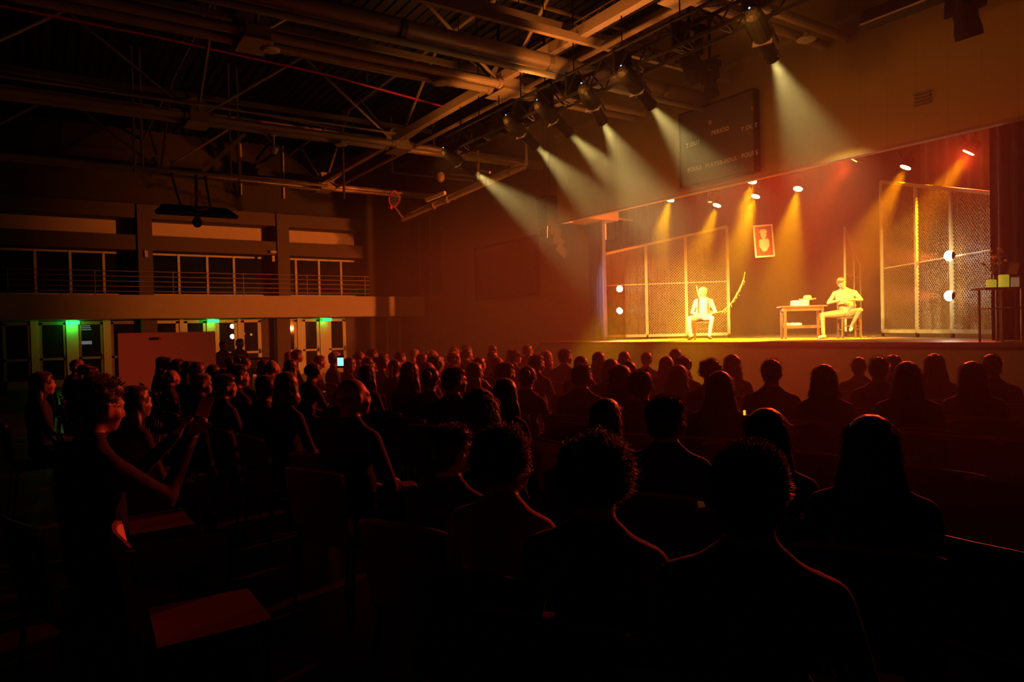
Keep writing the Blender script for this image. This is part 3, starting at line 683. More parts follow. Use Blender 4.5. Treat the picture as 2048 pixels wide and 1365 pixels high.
# added globes for floodlight reflections in the door, lit things beyond the glass
for px, py, lb, r_, e_, c_ in ((465, 653, 'upper round globe added for a floodlight reflection in the glass door', .10, 12, (1, .75, .5)), (465, 673.5, 'lower round globe added for a floodlight reflection in the glass door', .10, 12, (1, .75, .5)),
        (488, 668, 'small orange lamp beyond the glass, nearer the desk', .045, 3, (1, .35, .05)), (502.5, 669.5, 'small orange lamp beyond the glass, farther from the desk', .05, 3, (1, .35, .05))):
    p = on(px, py, 0, LX-1.0); t = thing('lobby_glow', lb, 'lamp', p, group='lamps seen through the glass doors')
    MB().ell((0, 0, 0), (r_, r_, r_)).build('globe', emission('globe_%d' % px if e_ < 5 else 'globe', c_, e_), t)
    MB().tube((-0.02, 0, -0.05), (-0.02, 0, -p.z+0.0), 0.012, n=6).build('pole', m_steeld, t)
p = on(170, 672, 0, LX-1.5)
t = thing('vending_counter', 'small lit white counter glimpsed through the glass door by the green sign', 'counter', (LX-1.5, p.y, 0))
MB().box((0, 0, 1.50), (0.1, 0.42, 0.12)).build('lit_top', emission('counter_light', (.8, .85, 1), .7), t); MB().box((0, 0, 0.7), (0.3, 0.5, 1.4)).build('counter_body', m_steeld, t)
b = MB(); 
for k in range(3): b.box((0, 0.02*k, 2.12-k*0.07), (0.02, 0.34, 0.03))
b.build('lit_sign', emission('sign_light', (.7, .95, .8), .8), t)

# ------------------------------------------------------------------ people
def remeshed(mb, voxel, smooth_it=5, name='body'):
    tmp = mb.build('tmp', m_skin); 
    md = tmp.modifiers.new('r', 'REMESH'); md.mode = 'VOXEL'; md.voxel_size = voxel; md.use_smooth_shade = True
    sm = tmp.modifiers.new('s', 'SMOOTH'); sm.iterations = smooth_it; sm.factor = 0.5
    dg = bpy.context.evaluated_depsgraph_get(); dg.update()
    me = bpy.data.meshes.new_from_object(tmp.evaluated_get(dg)); me.name = name
    old = tmp.data; bpy.data.objects.remove(tmp); bpy.data.meshes.remove(old)
    me.materials.clear()
    me.polygons.foreach_set('use_smooth', [True]*len(me.polygons))
    return me
def add_head(b, H, male=True):
    """head in local frame H: +Y is the face, origin at the skull centre"""
    def e(c, r, rot=None):
        n0 = len(b.v); b.ell(c, r, 14, 10, rot); 
        for i in range(n0, len(b.v)): b.v[i] = tuple(H @ Vector(b.v[i]))
    e((0, -0.012, 0.022), (0.074, 0.092, 0.088)); e((0, 0.018, -0.018), (0.064, 0.070, 0.082))
    e((0, 0.040, -0.062), (0.050 if male else 0.043, 0.048, 0.042)); e((0, 0.072, -0.088), (0.022, 0.016, 0.016))   # jaw, chin
    e((0, 0.090, -0.016), (0.011, 0.017, 0.026), Quaternion((1, 0, 0), R(20))); e((0, 0.103, -0.028), (0.014, 0.011, 0.010))   # nose
    e((0, 0.078, 0.022), (0.052, 0.014, 0.012))                                                # brow
    e((0, 0.083, -0.056), (0.024, 0.010, 0.007)); e((0, 0.081, -0.067), (0.020, 0.010, 0.007)) # lips
    for s in (-1, 1):
        e((s*0.030, 0.074, 0.000), (0.017, 0.010, 0.010)); e((s*0.042, 0.060, -0.030), (0.022, 0.022, 0.022))
        e((s*0.078, 0.002, -0.008), (0.009, 0.020, 0.031), Quaternion((0, 0, 1), R(-s*18)))
def hand(b, wr, d, side, curl=0.5, palm_n=Vector((0, 0, -1)), r=0.0085):
    """palm and five separate fingers leaving the wrist along d"""
    d = Vector(d).normalized(); sx = d.cross(palm_n).normalized()*side; n = palm_n.normalized(); w = Vector(wr)
    for k in range(4):
        o = (k-1.5)*0.020; a = w + d*0.015 + sx*o*0.6; kn = w + d*(0.085-abs(k-1.2)*0.004) + sx*o
        b.cap(a, kn, 0.014, 0.0115, 8)
        L = (0.040, 0.046, 0.043, 0.033)[k]; p1 = kn + (d*math.cos(curl*0.6)+n*math.sin(curl*0.6))*L
        p2 = p1 + (d*math.cos(curl*1.5)+n*math.sin(curl*1.5))*L*0.85
        b.cap(kn, p1, 0.0095, r, 8); b.cap(p1, p2, r, r*0.85, 8)
    t0 = w + d*0.025 - sx*0.028; t1 = t0 + (d*0.7-sx*0.7+n*0.2).normalized()*0.040; t2 = t1 + (d*0.95-sx*0.1+n*0.3).normalized()*0.032
    b.cap(t0, t1, 0.0125, 0.0105, 8); b.cap(t1, t2, 0.0105, 0.009, 8)
SEAT = dict(hipL=(-.09, .03, .54), hipR=(.09, .03, .54), kneeL=(-.13, .44, .53), kneeR=(.13, .44, .53), ankL=(-.13, .42, .10), ankR=(.13, .42, .10),
            shL=(-.172, -.03, .965), shR=(.172, -.03, .965), elL=(-.25, .03, .71), elR=(.25, .03, .71), wrL=(-.11, .25, .64), wrR=(.11, .25, .64),
            neck=(0, -.03, 1.03), head=(0, .015, 1.185), chest=(0, -.03, .90), waist=(0, -.01, .70), pelvis=(0, 0, .56))
def figure(J, voxel=0.013, male=True, headrot=None, handdir=None, footdir=None, fat=1.0, curl=0.9, smooth_it=4, mats=None, shorts=False):
    J = {**SEAT, **J}; j = {k: Vector(v) for k, v in J.items()}; b = MB(); bw = 1.0 if male else 0.88; HD = {}
    b.ell(j['pelvis'], (.175*bw*fat, .125*fat, .12)); b.ell(j['waist'], (.155*bw*fat, .115*fat, .15)); b.ell(j['chest'], (.172*bw*fat, .115*fat, .16))
    up = (j['neck']-j['chest']).normalized()
    b.cap(j['pelvis'], j['waist'], .12*fat*bw, .115*fat*bw, 14); b.cap(j['waist'], j['chest'], .118*fat*bw, .125*fat*bw, 14)
    for s, k in ((-1, 'L'), (1, 'R')):
        sh = j['sh'+k]; mid = j['neck'].lerp(sh, 0.5)
        b.cap(j['neck'], sh, .055*bw, .056*bw); b.cap(j['chest'], sh, .095*bw, .055*bw); b.cap(j['neck'].lerp(j['head'], 0.32), j['neck'].lerp(sh, 0.7), .046, .045)
        b.cap(sh, j['el'+k], .056*bw, .042*bw); b.cap(j['el'+k], j['wr'+k], .042*bw, .027*bw)
        b.cap(j['hip'+k], j['knee'+k], .088*fat, .060); b.cap(j['pelvis'], j['hip'+k], .11, .09); b.cap(j['knee'+k], j['ank'+k], .057, .036)
        fd = Vector((footdir or {}).get(k, (0, 1, 0))).normalized(); a = j['ank'+k]; dn = Vector((0, 0, -1))
        b.cap(a+dn*0.045-fd*0.045, a+dn*0.055+fd*0.10, .037, .038); b.cap(a+dn*0.055+fd*0.08, a+dn*0.062+fd*0.165, .040, .030)
        hd = Vector((handdir or {}).get(k, (j['wr'+k]-j['el'+k]).normalized())); pn = (handdir or {}).get(k+'n', Vector((0, 0, -1))); HD[k] = hd.normalized()
        hand(b, j['wr'+k], hd, s, curl, Vector(pn))
    H = Matrix.Translation(j['head']) @ ((headrot or Quaternion()).to_matrix().to_4x4())
    b.cap(j['neck']+Vector((0, 0, -.03)), H @ Vector((0, -0.015, -0.05)), .064*bw, .057*bw, 12)
    add_head(b, H, male)
    me = remeshed(b, voxel, smooth_it)
    for m in mats: me.materials.append(m)
    nk = j['neck']; hd = j['head']; idx = []
    for p in me.polygons:
        c = p.center; m = 1
        dh = (c-hd).length
        if (c-nk).dot(up) > 0.055 and dh < 0.24: m = 0
        else:
            for k in 'LR':
                w_ = j['wr'+k]; e_ = j['el'+k]
                hx = HD[k]; t = (c-w_).dot(hx)
                if -0.002 < t < 0.22 and (c-w_-hx*t).length < (.06 if t < .1 else .075) and not ((c-j['knee'+k]).length < .075 or c.z < w_.z-.03): m = 0
                a = j['ank'+k]
                if (c-a).length < 0.27 and c.z < a.z-0.005: m = 3
                elif m == 1:
                    kn = j['knee'+k]; hp = j['hip'+k]
                    ax = (kn-hp); t = (c-hp).dot(ax)/ax.length_squared
                    if (t > 0.02 and (c-hp-ax*min(t, 1)).length < .14) or (c.z < kn.z-0.03 and (c-kn).length < .5 and (c-a).length < .5): m = 2
            if c.z < j['pelvis'].z-0.02 and m == 1 and (c-j['pelvis']).length < .3: m = 2
        idx.append(m)
    me.polygons.foreach_set('material_index', idx)
    return me, H

def hair_mat(name, col, rough=0.42): return mat('hair_'+name, col, rough, scale=60, noise_amt=0.35, sheen=0.3)
hm = dict(black=hair_mat('black', (0.012, 0.009, 0.008)), brown=hair_mat('brown', (0.05, 0.026, 0.014)), grey=hair_mat('grey', (0.30, 0.27, 0.24)), blond=hair_mat('blond', (0.34, 0.22, 0.10)), white=hair_mat('white', (0.62, 0.61, 0.58)))
def hair(style, H, strands=0, voxel=0.008, seed=1):
    rnd = random.Random(seed); b = MB()
    def e(c, r, rot=None, n=14, m=10):
        n0 = len(b.v); b.ell(c, r, n, m, rot)
        for i in range(n0, len(b.v)): b.v[i] = tuple(H @ Vector(b.v[i]))
    if style in ('short', 'fluffy'):
        g = 0.004 if style == 'short' else 0.018
        e((0, -0.022, 0.030), (0.080+g, 0.090+g, 0.088+g)); e((0, 0.010, 0.070), (0.064+g, 0.072+g, 0.046+g)); e((0, -0.052, -0.020), (0.066+g, 0.052+g, 0.055+g))
    elif style == 'curly':
        for i in range(85):
            a = rnd.uniform(0, 2*PI); z = rnd.uniform(-0.55, 1); rr = math.sqrt(1-z*z); v = Vector((rr*math.cos(a), rr*math.sin(a), z))
            if v.y > 0.55 and v.z < 0.45: continue
            e(Vector((v.x*0.080, v.y*0.086-0.018, v.z*0.085+0.030)), [rnd.uniform(.018, .026)]*3, n=8, m=6)
        e((0, -0.022, 0.030), (0.088, 0.092, 0.092))
    elif style in ('long', 'bob', 'wavy'):
        e((0, -0.018, 0.028), (0.089, 0.098, 0.094)); e((0, 0.012, 0.070), (0.066, 0.072, 0.048))
        zb = -0.13 if style == 'bob' else -0.30
        for s in (-1, 1):
            e((s*0.060, -0.020, -0.04), (0.036, 0.055, 0.10)); 
            if style != 'bob': e((s*0.070, -0.045, -0.15), (0.048, 0.045, 0.12)); e((s*0.085, -0.055, -0.23), (0.040, 0.035, 0.06))
            else: e((s*0.072, -0.02, -0.09), (0.036, 0.06, 0.055))
        e((0, -0.065, -0.06), (0.080, 0.045, 0.11)); 
        if style != 'bob': e((0, -0.085, -0.17), (0.095, 0.040, 0.12)); e((0, -0.090, -0.24), (0.10, 0.032, 0.07))
        else: e((0, -0.06, -0.09), (0.085, 0.05, 0.055))
    elif style == 'bun':
        e((0, -0.022, 0.030), (0.082, 0.092, 0.090)); e((0, -0.055, -0.02), (0.064, 0.048, 0.05)); e((0, -0.125, 0.05), (0.042, 0.040, 0.042))
    elif style == 'tail':
        e((0, -0.022, 0.030), (0.082, 0.092, 0.090)); e((0, -0.055, -0.02), (0.064, 0.048, 0.05)); e((0, -0.120, 0.0), (0.028, 0.028, 0.05)); e((0, -0.13, -0.09), (0.026, 0.022, 0.10))
    elif style == 'bald':
        e((0, -0.045, -0.015), (0.082, 0.062, 0.040))
    # clump surface
    me = remeshed(b, voxel, 2, 'hair')
    if style != 'bald':
        for v in me.vertices:
            l = v.co; n = noise.noise(l*38)*0.5+noise.noise(Vector((l.x*90, l.y*90, l.z*30)))*0.5
            v.co = l+(l-H.translation).normalized()*n*(0.010 if style in ('curly', 'fluffy', 'wavy') else 0.005)
    if strands:
        sb = MB(); polys = me.polygons; np_ = len(polys); c0 = H.translation; ups = (H.to_3x3() @ Vector((0, 0, 1)))
        for i in range(strands):
            p = polys[rnd.randrange(np_)]; n = (p.center-c0).normalized(); loc = H.inverted() @ p.center
            q = p.center.copy(); pts = [q.copy()-n*0.004]; 
            if style in ('curly', 'fluffy'):
                d = (n+Vector([rnd.uniform(-.7, .7) for _ in range(3)])).normalized(); ax = Vector([rnd.uniform(-1, 1) for _ in range(3)]).normalized(); L = rnd.uniform(.010, .024)
                for k in range(4): q = q+d*L*0.45; pts.append(q.copy()); d = Quaternion(ax, 0.75) @ d
            else:
                t = (Vector((0, 0, -1))+n*(0.45 if loc.z > 0.07 else 0.10)+Vector([rnd.uniform(-.28, .28) for _ in range(3)])).normalized()
                if style == 'short' and loc.z > 0.0: t = (n*0.8+Vector((rnd.uniform(-.6, .6), rnd.uniform(-.6, .6), rnd.uniform(-.3, .4)))).normalized()
                L = rnd.uniform(.006, .018) if style in ('short', 'bun', 'tail') else rnd.uniform(.03, .07)
                for k in range(3):
                    q = q+t*L*0.33+n*0.0016*rnd.uniform(0, 2.4); pts.append(q.copy()); t = (t+Vector([rnd.uniform(-.18, .18) for _ in range(3)])).normalized()
            sb.path(pts, [0.0011, 0.001, 0.0009, 0.0006, 0.0005][:len(pts)], 3)
        n0 = len(me.vertices); vs = [tuple(v.co) for v in me.vertices]+sb.v; fs = [list(p.vertices) for p in me.polygons]+[[a+n0 for a in f] for f in sb.f]
        m2 = bpy.data.meshes.new('hair'); m2.from_pydata(vs, [], fs); m2.polygons.foreach_set('use_smooth', [True]*len(fs)); m2.update(); me = m2
    return me
def baseball_cap(H):
    b = MB(); n0 = 0; b.ell((0, -0.012, 0.045), (0.088, 0.105, 0.078), 20, 12); b.v = [(x, y, max(z, 0.035)) for x, y, z in b.v]
    k = 10; top = []; bot = []
    for i in range(k+1):
        a = PI*(0.12+0.76*i/k); top.append((0.082*math.cos(a), 0.055+0.035*math.sin(a), 0.046)); bot.append((0.088*math.cos(a), 0.085+0.085*math.sin(a)-0.01, 0.036-0.012*abs(math.cos(a))))
    b.add(top+bot+[(x, y, z-0.004) for x, y, z in top+bot], [(i, i+1, k+2+i, k+1+i) for i in range(k)]+[(2*k+2+i, 3*k+3+i, 3*k+4+i, 2*k+3+i) for i in range(k)])
    b.ell((0, -0.012, 0.122), (0.008, 0.008, 0.004), 8, 4)
    b.v = [tuple(H @ Vector(v)) for v in b.v]; return b

cloth = {}
def clothm(n, c): cloth[n] = mat('cloth_'+n, c, 0.85, scale=30, noise_amt=0.12, bump=0.15, sheen=0.04); return cloth[n]
for n, c in (('black', (0.012, 0.012, 0.014)), ('navy', (0.02, 0.025, 0.05)), ('grey', (0.035, 0.033, 0.033)), ('pink', (0.30, 0.15, 0.14)), ('pale', (0.13, 0.11, 0.10)), ('maroon', (0.05, 0.01, 0.012)), ('brown', (0.045, 0.025, 0.018)), ('olive', (0.03, 0.03, 0.018)), ('jeans', (0.014, 0.018, 0.03))): clothm(n, c)
eye_m = mat('eye_dark', (0.02, 0.012, 0.01), 0.2)
SKM = [m_skin, cloth['grey'], cloth['jeans'], m_shoe]

# prototypes of bodies (mesh data only; materials per person through object slots)
lean = dict(chest=(0, .03, .89), neck=(0, .06, 1.01), head=(0, .13, 1.155), shL=(-.172, .05, .945), shR=(.172, .05, .945), elL=(-.22, .16, .70), elR=(.22, .16, .70), wrL=(-.07, .33, .62), wrR=(.07, .33, .62))
crossd = dict(wrL=(.06, .17, .80), wrR=(-.06, .18, .78), elL=(-.245, .06, .72), elR=(.245, .06, .72))
read = dict(wrL=(-.07, .36, 1.02), wrR=(.07, .36, 1.02), elL=(-.20, .18, .80), elR=(.20, .18, .80))
chin = dict(wrR=(.07, .16, 1.02), elR=(.19, .26, .76), wrL=(-.02, .26, .66))
PROTO = {}
def proto(n, J, **k): PROTO[n] = figure(J, mats=SKM, **k)
proto('m_rest', {}, male=True)
proto('f_rest', {}, male=False)
proto('m_lean', lean, male=True)
proto('m_cross', crossd, male=True, fat=1.1)
proto('m_read', read, male=True, headrot=Quaternion((1, 0, 0), R(-10)), handdir={'L': (.2, .5, .8), 'R': (-.2, .5, .8)})
proto('f_chin', chin, male=False)
proto('f_turn', {}, male=False, headrot=Quaternion((0, 0, 1), R(28)))
proto('m_turn', {}, male=True, headrot=Quaternion((0, 0, 1), R(-24)))
HAIRC = {}
def hair_for(pn, style, strands, seed=1):
    key = (pn, style, strands, seed)
    if key not in HAIRC:
        HAIRC[key] = hair(style, PROTO[pn][1], strands, 0.007 if strands else 0.010, seed)
    return HAIRC[key]
TARGET = Vector((-10.8, 14.3, 0))
def person(x, y, style='short', hc='black', top='black', body='m_rest', ztop=1.30, label='', group=None, strands=0, face=None, seat=True, skin=None, trous='jeans', seed=1, turn=0, cat='person', width=1.0):
    me, H = PROTO[body]; o = bpy.data.objects.new('person', me); COL.objects.link(o)
    tp = Vector(face) if face is not None else TARGET
    a = math.atan2(tp.y-y, tp.x-x)-PI/2
    body_a = a*0.55; 
    hz = H.translation.z+0.118+(0.02 if style in ('curly', 'fluffy') else 0.006)
    s = ztop/hz; o.location = (x, y, 0); o.rotation_euler = (0, 0, a*0.8+turn); o.scale = (s*width, s*width, s)
    for i, m in enumerate((skin or m_skin, cloth[top], cloth[trous], m_shoe)):
        o.material_slots[i].link = 'OBJECT'; o.material_slots[i].material = m
    # keep the head above the given point
    off = Matrix.Rotation(o.rotation_euler.z, 3, 'Z') @ Vector((H.translation.x*s, H.translation.y*s, 0)); o.location.x -= off.x; o.location.y -= off.y
    tag(o, label, cat, group)
    if style != 'none':
        h = bpy.data.objects.new('hair' if style != 'cap' else 'baseball_cap', hair_for(body, 'short' if style == 'cap' else style, strands, seed)); COL.objects.link(h); h.parent = o
        h.name = 'hair'
        if not h.data.materials: h.data.materials.append(hm['black'])
        h.material_slots[0].link = 'OBJECT'; h.material_slots[0].material = hm[hc]
        if style == 'cap': 
            cb = baseball_cap(H).build('baseball_cap', cloth['grey'], o, smooth=True)
    return o, s, H

# ---- crowd
# ---- chairs of the hall
def chair_proto(detail):
    def shape(kind, b):
        n = 9
        if kind == 'back':     # curved backrest panel, gently bowed, with a rounded top edge
            for (z0, z1, y0, y1) in ((0.50, 0.86, -0.20, -0.26),):
                vs = []; 
                for k in range(n+1):
                    u = -1+2*k/n; x = u*0.225; bow = 0.035*(1-u*u); dz = -0.02*u**4
                    for (z, y) in ((z0, y0), (z1+dz, y1)): vs += [(x, y-bow, z), (x, y-bow-0.028, z)]
                fs = []
                for k in range(n):
                    a = 4*k; c = 4*k+4
                    fs += [(a, c, c+2, a+2), (a+1, a+3, c+3, c+1), (a+2, c+2, c+3, a+3), (a, a+1, c+1, c)]
                fs += [(0, 2, 3, 1), (4*n, 4*n+1, 4*n+3, 4*n+2)]
                b.add(vs, fs)
        elif kind == 'edge':
            b.path([(u*0.222, -0.26-0.035*(1-u*u)-0.014, 0.862-0.02*u**4) for u in [-1+2*k/n for k in range(n+1)]], 0.014, 6)
        elif kind == 'seat':
            vs = [(sx*0.225*(0.94 if y > 0.1 else 1), y, z) for z in (0.425, 0.47) for y in (-0.2, 0.22) for sx in (-1, 1)]
            b.add(vs, [(0, 1, 3, 2), (4, 6, 7, 5), (0, 4, 5, 1), (2, 3, 7, 6), (0, 2, 6, 4), (1, 5, 7, 3)])
        return b
    return shape
shp = chair_proto(True)
ch0 = thing('hall_chair', '', 'chair', (0, 0, 0))
shp('back', MB()).build('backrest', m_seat, ch0); shp('edge', MB()).build('edge_piping', m_seatedge, ch0); shp('seat', MB()).build('seat', m_seat, ch0)
for sx in (-1, 1):
    MB().tube((sx*0.205, 0.19, 0.43), (sx*0.22, 0.22, 0.0), 0.012, n=6).build('leg', m_black, ch0)
    MB().path([(sx*0.215, -0.27, 0.80), (sx*0.21, -0.2, 0.44), (sx*0.225, -0.25, 0.0)], 0.012, 6).build('leg', m_black, ch0)
far = MB(); far.mi = 0; shp('back', far); shp('seat', far); far.mi = 1; shp('edge', far); far.mi = 2
for sx in (-1, 1): far.tube((sx*0.205, 0.19, 0.43), (sx*0.22, 0.22, 0.0), 0.012, n=4); far.path([(sx*0.215, -0.27, 0.80), (sx*0.21, -0.2, 0.44), (sx*0.225, -0.25, 0.0)], 0.012, 4)
far_chair = far.build('hall_chair', [m_seat, m_seatedge, m_black])
CH = [0, 0]
def hall_chair(x, y, label, group=None, rz=0, near=False):
    if near:
        o = ch0 if CH[0] == 0 else dup(ch0); CH[0] += 1
    else:
        o = far_chair if CH[1] == 0 else far_chair.copy()
        if CH[1]: COL.objects.link(o)
        CH[1] += 1
    o.location = (x, y, 0); o.rotation_euler = (0, 0, rz); tag(o, label, 'chair', group); return o
ROWS = [0.22+1.155*i for i in range(7)]        # chair-back line of each row; row 1 is the one just in front of the camera
def snap(px, py, zt=1.30): return on(px, py, 2, zt)
LOOK = dict(short='short-haired', curly='curly-haired', long='long-haired', wavy='wavy-haired', bob='bob-haired', bun='person with a hair bun', tail='pony-tailed', bald='bald', cap='capped', fluffy='fluffy-haired')
used = []
m_seatp = mat('lit_pale_seat_back', (0.80, 0.60, 0.55), 0.6, scale=20)  # light from the wall on foreground chair backs put into this colour
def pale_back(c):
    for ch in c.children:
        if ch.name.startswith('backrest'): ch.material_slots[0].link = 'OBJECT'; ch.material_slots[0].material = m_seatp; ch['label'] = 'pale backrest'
# (head-top x, y in the photo, height of the head top, hair, hair colour, top, pose, strands, label)
NEAR = [
 (1500, 888, 1.311, 'short', 'black', 'brown', 'm_rest', 5000, 'short-haired person in a dull brown top, biggest head near the middle of the nearest row', 1.0),
 (1742, 827, 1.267, 'long', 'brown', 'black', 'f_rest', 7000, 'person with very long hair spreading over the shoulders beside empty chair backs', 1.0),
 (1533, 814, 1.245, 'long', 'black', 'black', 'f_rest', 4500, 'person with smooth dark hair seated directly behind a large short-haired head', 1.0),
 (1335, 792, 1.266, 'short', 'brown', 'maroon', 'm_turn', 3000, 'broad-shouldered person in a dark red top whose chair back runs into empty ones', 1.0),
 (1193, 868, 1.292, 'curly', 'brown', 'maroon', 'm_rest', 6000, 'person with tousled curly hair and turned-up collar in the nearest row', 1.0),
 (1010, 855, 1.260, 'curly', 'black', 'pink', 'm_turn', 6000, 'person with round curly hair and pale pink shirt resting the head on one hand', 1.0),
 (903, 850, 1.208, 'short', 'black', 'black', 'm_turn', 3000, 'dark-dressed person with a rim-lit ear beside the pink-shirted curly head', 1.0),
 (958, 775, 1.316, 'wavy', 'brown', 'black', 'f_turn', 3500, 'person with wavy hair glowing along the cheek, one row beyond the curly heads', 1.0),
 (1212, 795, 1.217, 'long', 'black', 'black', 'f_rest', 1500, 'dark smooth head just behind the tousled curly hair', 1.0),
 (1440, 741, 1.288, 'long', 'black', 'grey', 'f_rest', 2500, 'person with straight glowing-edged hair and pale neckline, next to the small orange light', 1.0),
 (1357, 729, 1.235, 'wavy', 'brown', 'black', 'f_rest', 2500, 'person with loose wavy rim-lit hair in the middle rows', 1.0),
 (1283, 740, 1.286, 'short', 'black', 'black', 'm_rest', 1500, 'smooth rounded head between two long-haired people, rim-lit on one side', 1.0),
 (1242, 729, 1.302, 'long', 'brown', 'black', 'f_rest', 2000, 'long-haired person whose hair is lit along the side towards the screen', 1.0),
 (1543, 718, 1.309, 'short', 'black', 'black', 'm_rest', 600, 'upright short-haired person silhouetted alone against the stage front', 1.0),
 (1648, 728, 1.285, 'bob', 'brown', 'navy', 'f_rest', 2000, 'person with orange-rimmed bob hair flicking out at the shoulder before the stage front', 1.0),
 (1718, 714, 1.217, 'short', 'black', 'grey', 'm_turn', 500, 'slim short-haired person between the bob hair and the broad-shouldered head', 1.0),
 (1756, 713, 1.288, 'short', 'black', 'black', 'm_rest', 800, 'broad person with thick short hair and rim-lit shoulders in the rows near the stage', 1.0),
 (1813, 722, 1.309, 'bob', 'brown', 'black', 'f_rest', 1200, 'brown bob-haired person beside the broad thick-haired one', 1.0),
 (1786, 709, 1.258, 'short', 'brown', 'black', 'm_rest', 300, 'head peeping up behind the broad thick-haired person', 1.0),
 (1868, 707, 1.281, 'wavy', 'black', 'black', 'f_chin', 1200, 'person in profile with a rim-lit face turned to a neighbour near the stage', 1.0),
 (1943, 722, 1.279, 'bob', 'brown', 'black', 'f_rest', 1500, 'large round brown head towards the dark curtain end', 1.0),
 (1982, 708, 1.283, 'short', 'black', 'black', 'm_rest', 600, 'short-haired person farthest towards the dark curtain end', 1.0),
 (1463, 708, 1.286, 'bob', 'brown', 'black', 'f_turn', 1200, 'person holding something up, head against the stage front beyond the long straight hair', 1.0),
 (1421, 716, 1.309, 'curly', 'brown', 'black', 'm_rest', 900, 'small curly head against the stage front under the white-clad man', 1.0),
 (1366, 711, 1.271, 'curly', 'black', 'black', 'm_rest', 500, 'round curly head just past the wavy rim-lit hair', 1.0),
 (1352, 697, 1.290, 'short', 'black', 'black', 'm_rest', 300, 'tallest dark head of the front row below the white-clad man', 1.0),
 (1333, 712, 1.248, 'long', 'black', 'black', 'f_rest', 500, 'narrow long-haired head in front of the tallest dark head', 1.0),
 (1294, 704, 1.238, 'short', 'black', 'grey', 'm_rest', 400, 'square dark head with a pale collar in the front rows', 1.0),
 (1249, 700, 1.312, 'bald', 'brown', 'grey', 'm_rest', 0, 'reddish close-cropped head below the wire fence', 1.0),
 (1198, 703, 1.287, 'long', 'black', 'black', 'f_rest', 400, 'long straight-haired head below the blue curtain', 1.0),
 (1222, 717, 1.273, 'bob', 'black', 'black', 'f_rest', 300, 'dark bob head between the blue curtain and the close-cropped one', 1.0),
 (1255, 721, 1.273, 'bob', 'brown', 'black', 'f_turn', 300, 'brown head low in front of the close-cropped one', 1.0),
 (1131, 697, 1.321, 'short', 'black', 'maroon', 'm_turn', 300, 'tall bearded-looking profile beside the blond head', 1.0),
 (1093, 701, 1.283, 'bob', 'blond', 'maroon', 'f_turn', 900, 'blond-haired person glowing orange in front of the stage steps', 1.0),
 (1163, 711, 1.292, 'tail', 'brown', 'grey', 'f_rest', 300, 'pony-tailed head next to the tall profile', 1.0),
 (1165, 727, 1.290, 'short', 'brown', 'olive', 'm_turn', 400, 'brown-haired person with rim-lit cheek in the middle rows', 1.0),
 (1074, 709, 1.294, 'short', 'black', 'black', 'm_turn', 400, 'dark round head right against the blond one', 1.0),
 (1055, 731, 1.270, 'bun', 'black', 'black', 'f_turn', 400, 'dark-haired person with an orange-lit neck in front of the display screen', 1.0),
 (1012, 724, 1.286, 'short', 'black', 'black', 'm_turn', 500, 'large short-haired head with an orange-lit cheek in front of the display screen', 1.0),
 (1030, 700, 1.286, 'cap', 'black', 'black', 'm_turn', 0, 'person in glasses with a dark cap in the front rows below the screen', 1.0),
 (995, 712, 1.276, 'bald', 'grey', 'black', 'm_turn', 0, 'balding head catching orange light below the screen', 1.0),
 (910, 733, 1.312, 'short', 'black', 'black', 'm_turn', 600, 'short-haired profile with a long orange-lit cheek, below the wall corner', 1.0),
 (862, 733, 1.291, 'bun', 'brown', 'black', 'f_turn', 600, 'profile with thin glasses and orange-lit face below the wall corner', 1.0),
 (820, 722, 1.323, 'long', 'brown', 'black', 'f_turn', 600, 'long-haired profile with a glowing cheek behind the glasses wearer', 1.0),
 (790, 718, 1.275, 'tail', 'black', 'black', 'f_turn', 400, 'pony-tailed profile with a bright forehead below the door ajar', 1.0),
 (735, 728, 1.282, 'long', 'black', 'black', 'f_turn', 400, 'dark long-haired profile next to the phone glow', 1.0),
 (856, 722, 1.271, 'bald', 'grey', 'grey', 'm_turn', 0, 'bald crown shining orange below the wall corner', 1.0),
 (700, 768, 1.274, 'cap', 'black', 'pink', 'm_rest', 600, 'capped person in a pinkish hoodie, orange-lit cheek and shoulder', 1.0),
 (706, 752, 1.355, 'bald', 'grey', 'black', 'm_turn', 0, 'bald crown just beyond the capped person', 1.0),
 (450, 748, 1.270, 'short', 'black', 'black', 'm_turn', 600, 'large dark head with a red-lit cheek on the side away from the stage', 1.0),
 (344, 738, 1.212, 'bald', 'grey', 'black', 'm_rest', 0, 'red-lit bald crown in front of the banner', 1.0),
 (405, 747, 1.234, 'short', 'grey', 'grey', 'm_turn', 300, 'greyish head with a red-lit brow in front of the banner', 1.0),
 (195, 752, 1.440, 'short', 'black', 'black', 'm_read', 1200, 'large glasses-wearing profile lit red, reading at the darkest end of the crowd', 1.0),
 (85, 742, 1.320, 'long', 'black', 'black', 'f_rest', 300, 'barely visible dark head beyond the reader', 1.0),
]
P_ = {}
for i, (px, py, zt, st, hc, top, body, ns, lab, wd) in enumerate(NEAR):
    p = snap(px, py, zt); used.append((p.x, p.y)); dist = math.hypot(p.x, p.y)
    o, s_, H_ = person(p.x, p.y, st, hc, top, body, zt, lab, 'audience members seated in the hall', ns, seed=1+i % 2 if ns > 3000 else 1, turn=random.uniform(-.06, .06), trous=random.choice(('jeans', 'black', 'navy')))
    P_[(px, py)] = (o, s_, H_)
    near = dist < 7.5; rowi = min(range(7), key=lambda k: abs(ROWS[k]+0.22-p.y)) if p.y > 0 else 0
    hall_chair(o.location.x, o.location.y-0.02, 'hall chair under the '+' '.join(lab.split()[:12]), 'hall chairs in use', rz=o.rotation_euler.z, near=near and CH[0] < 34)
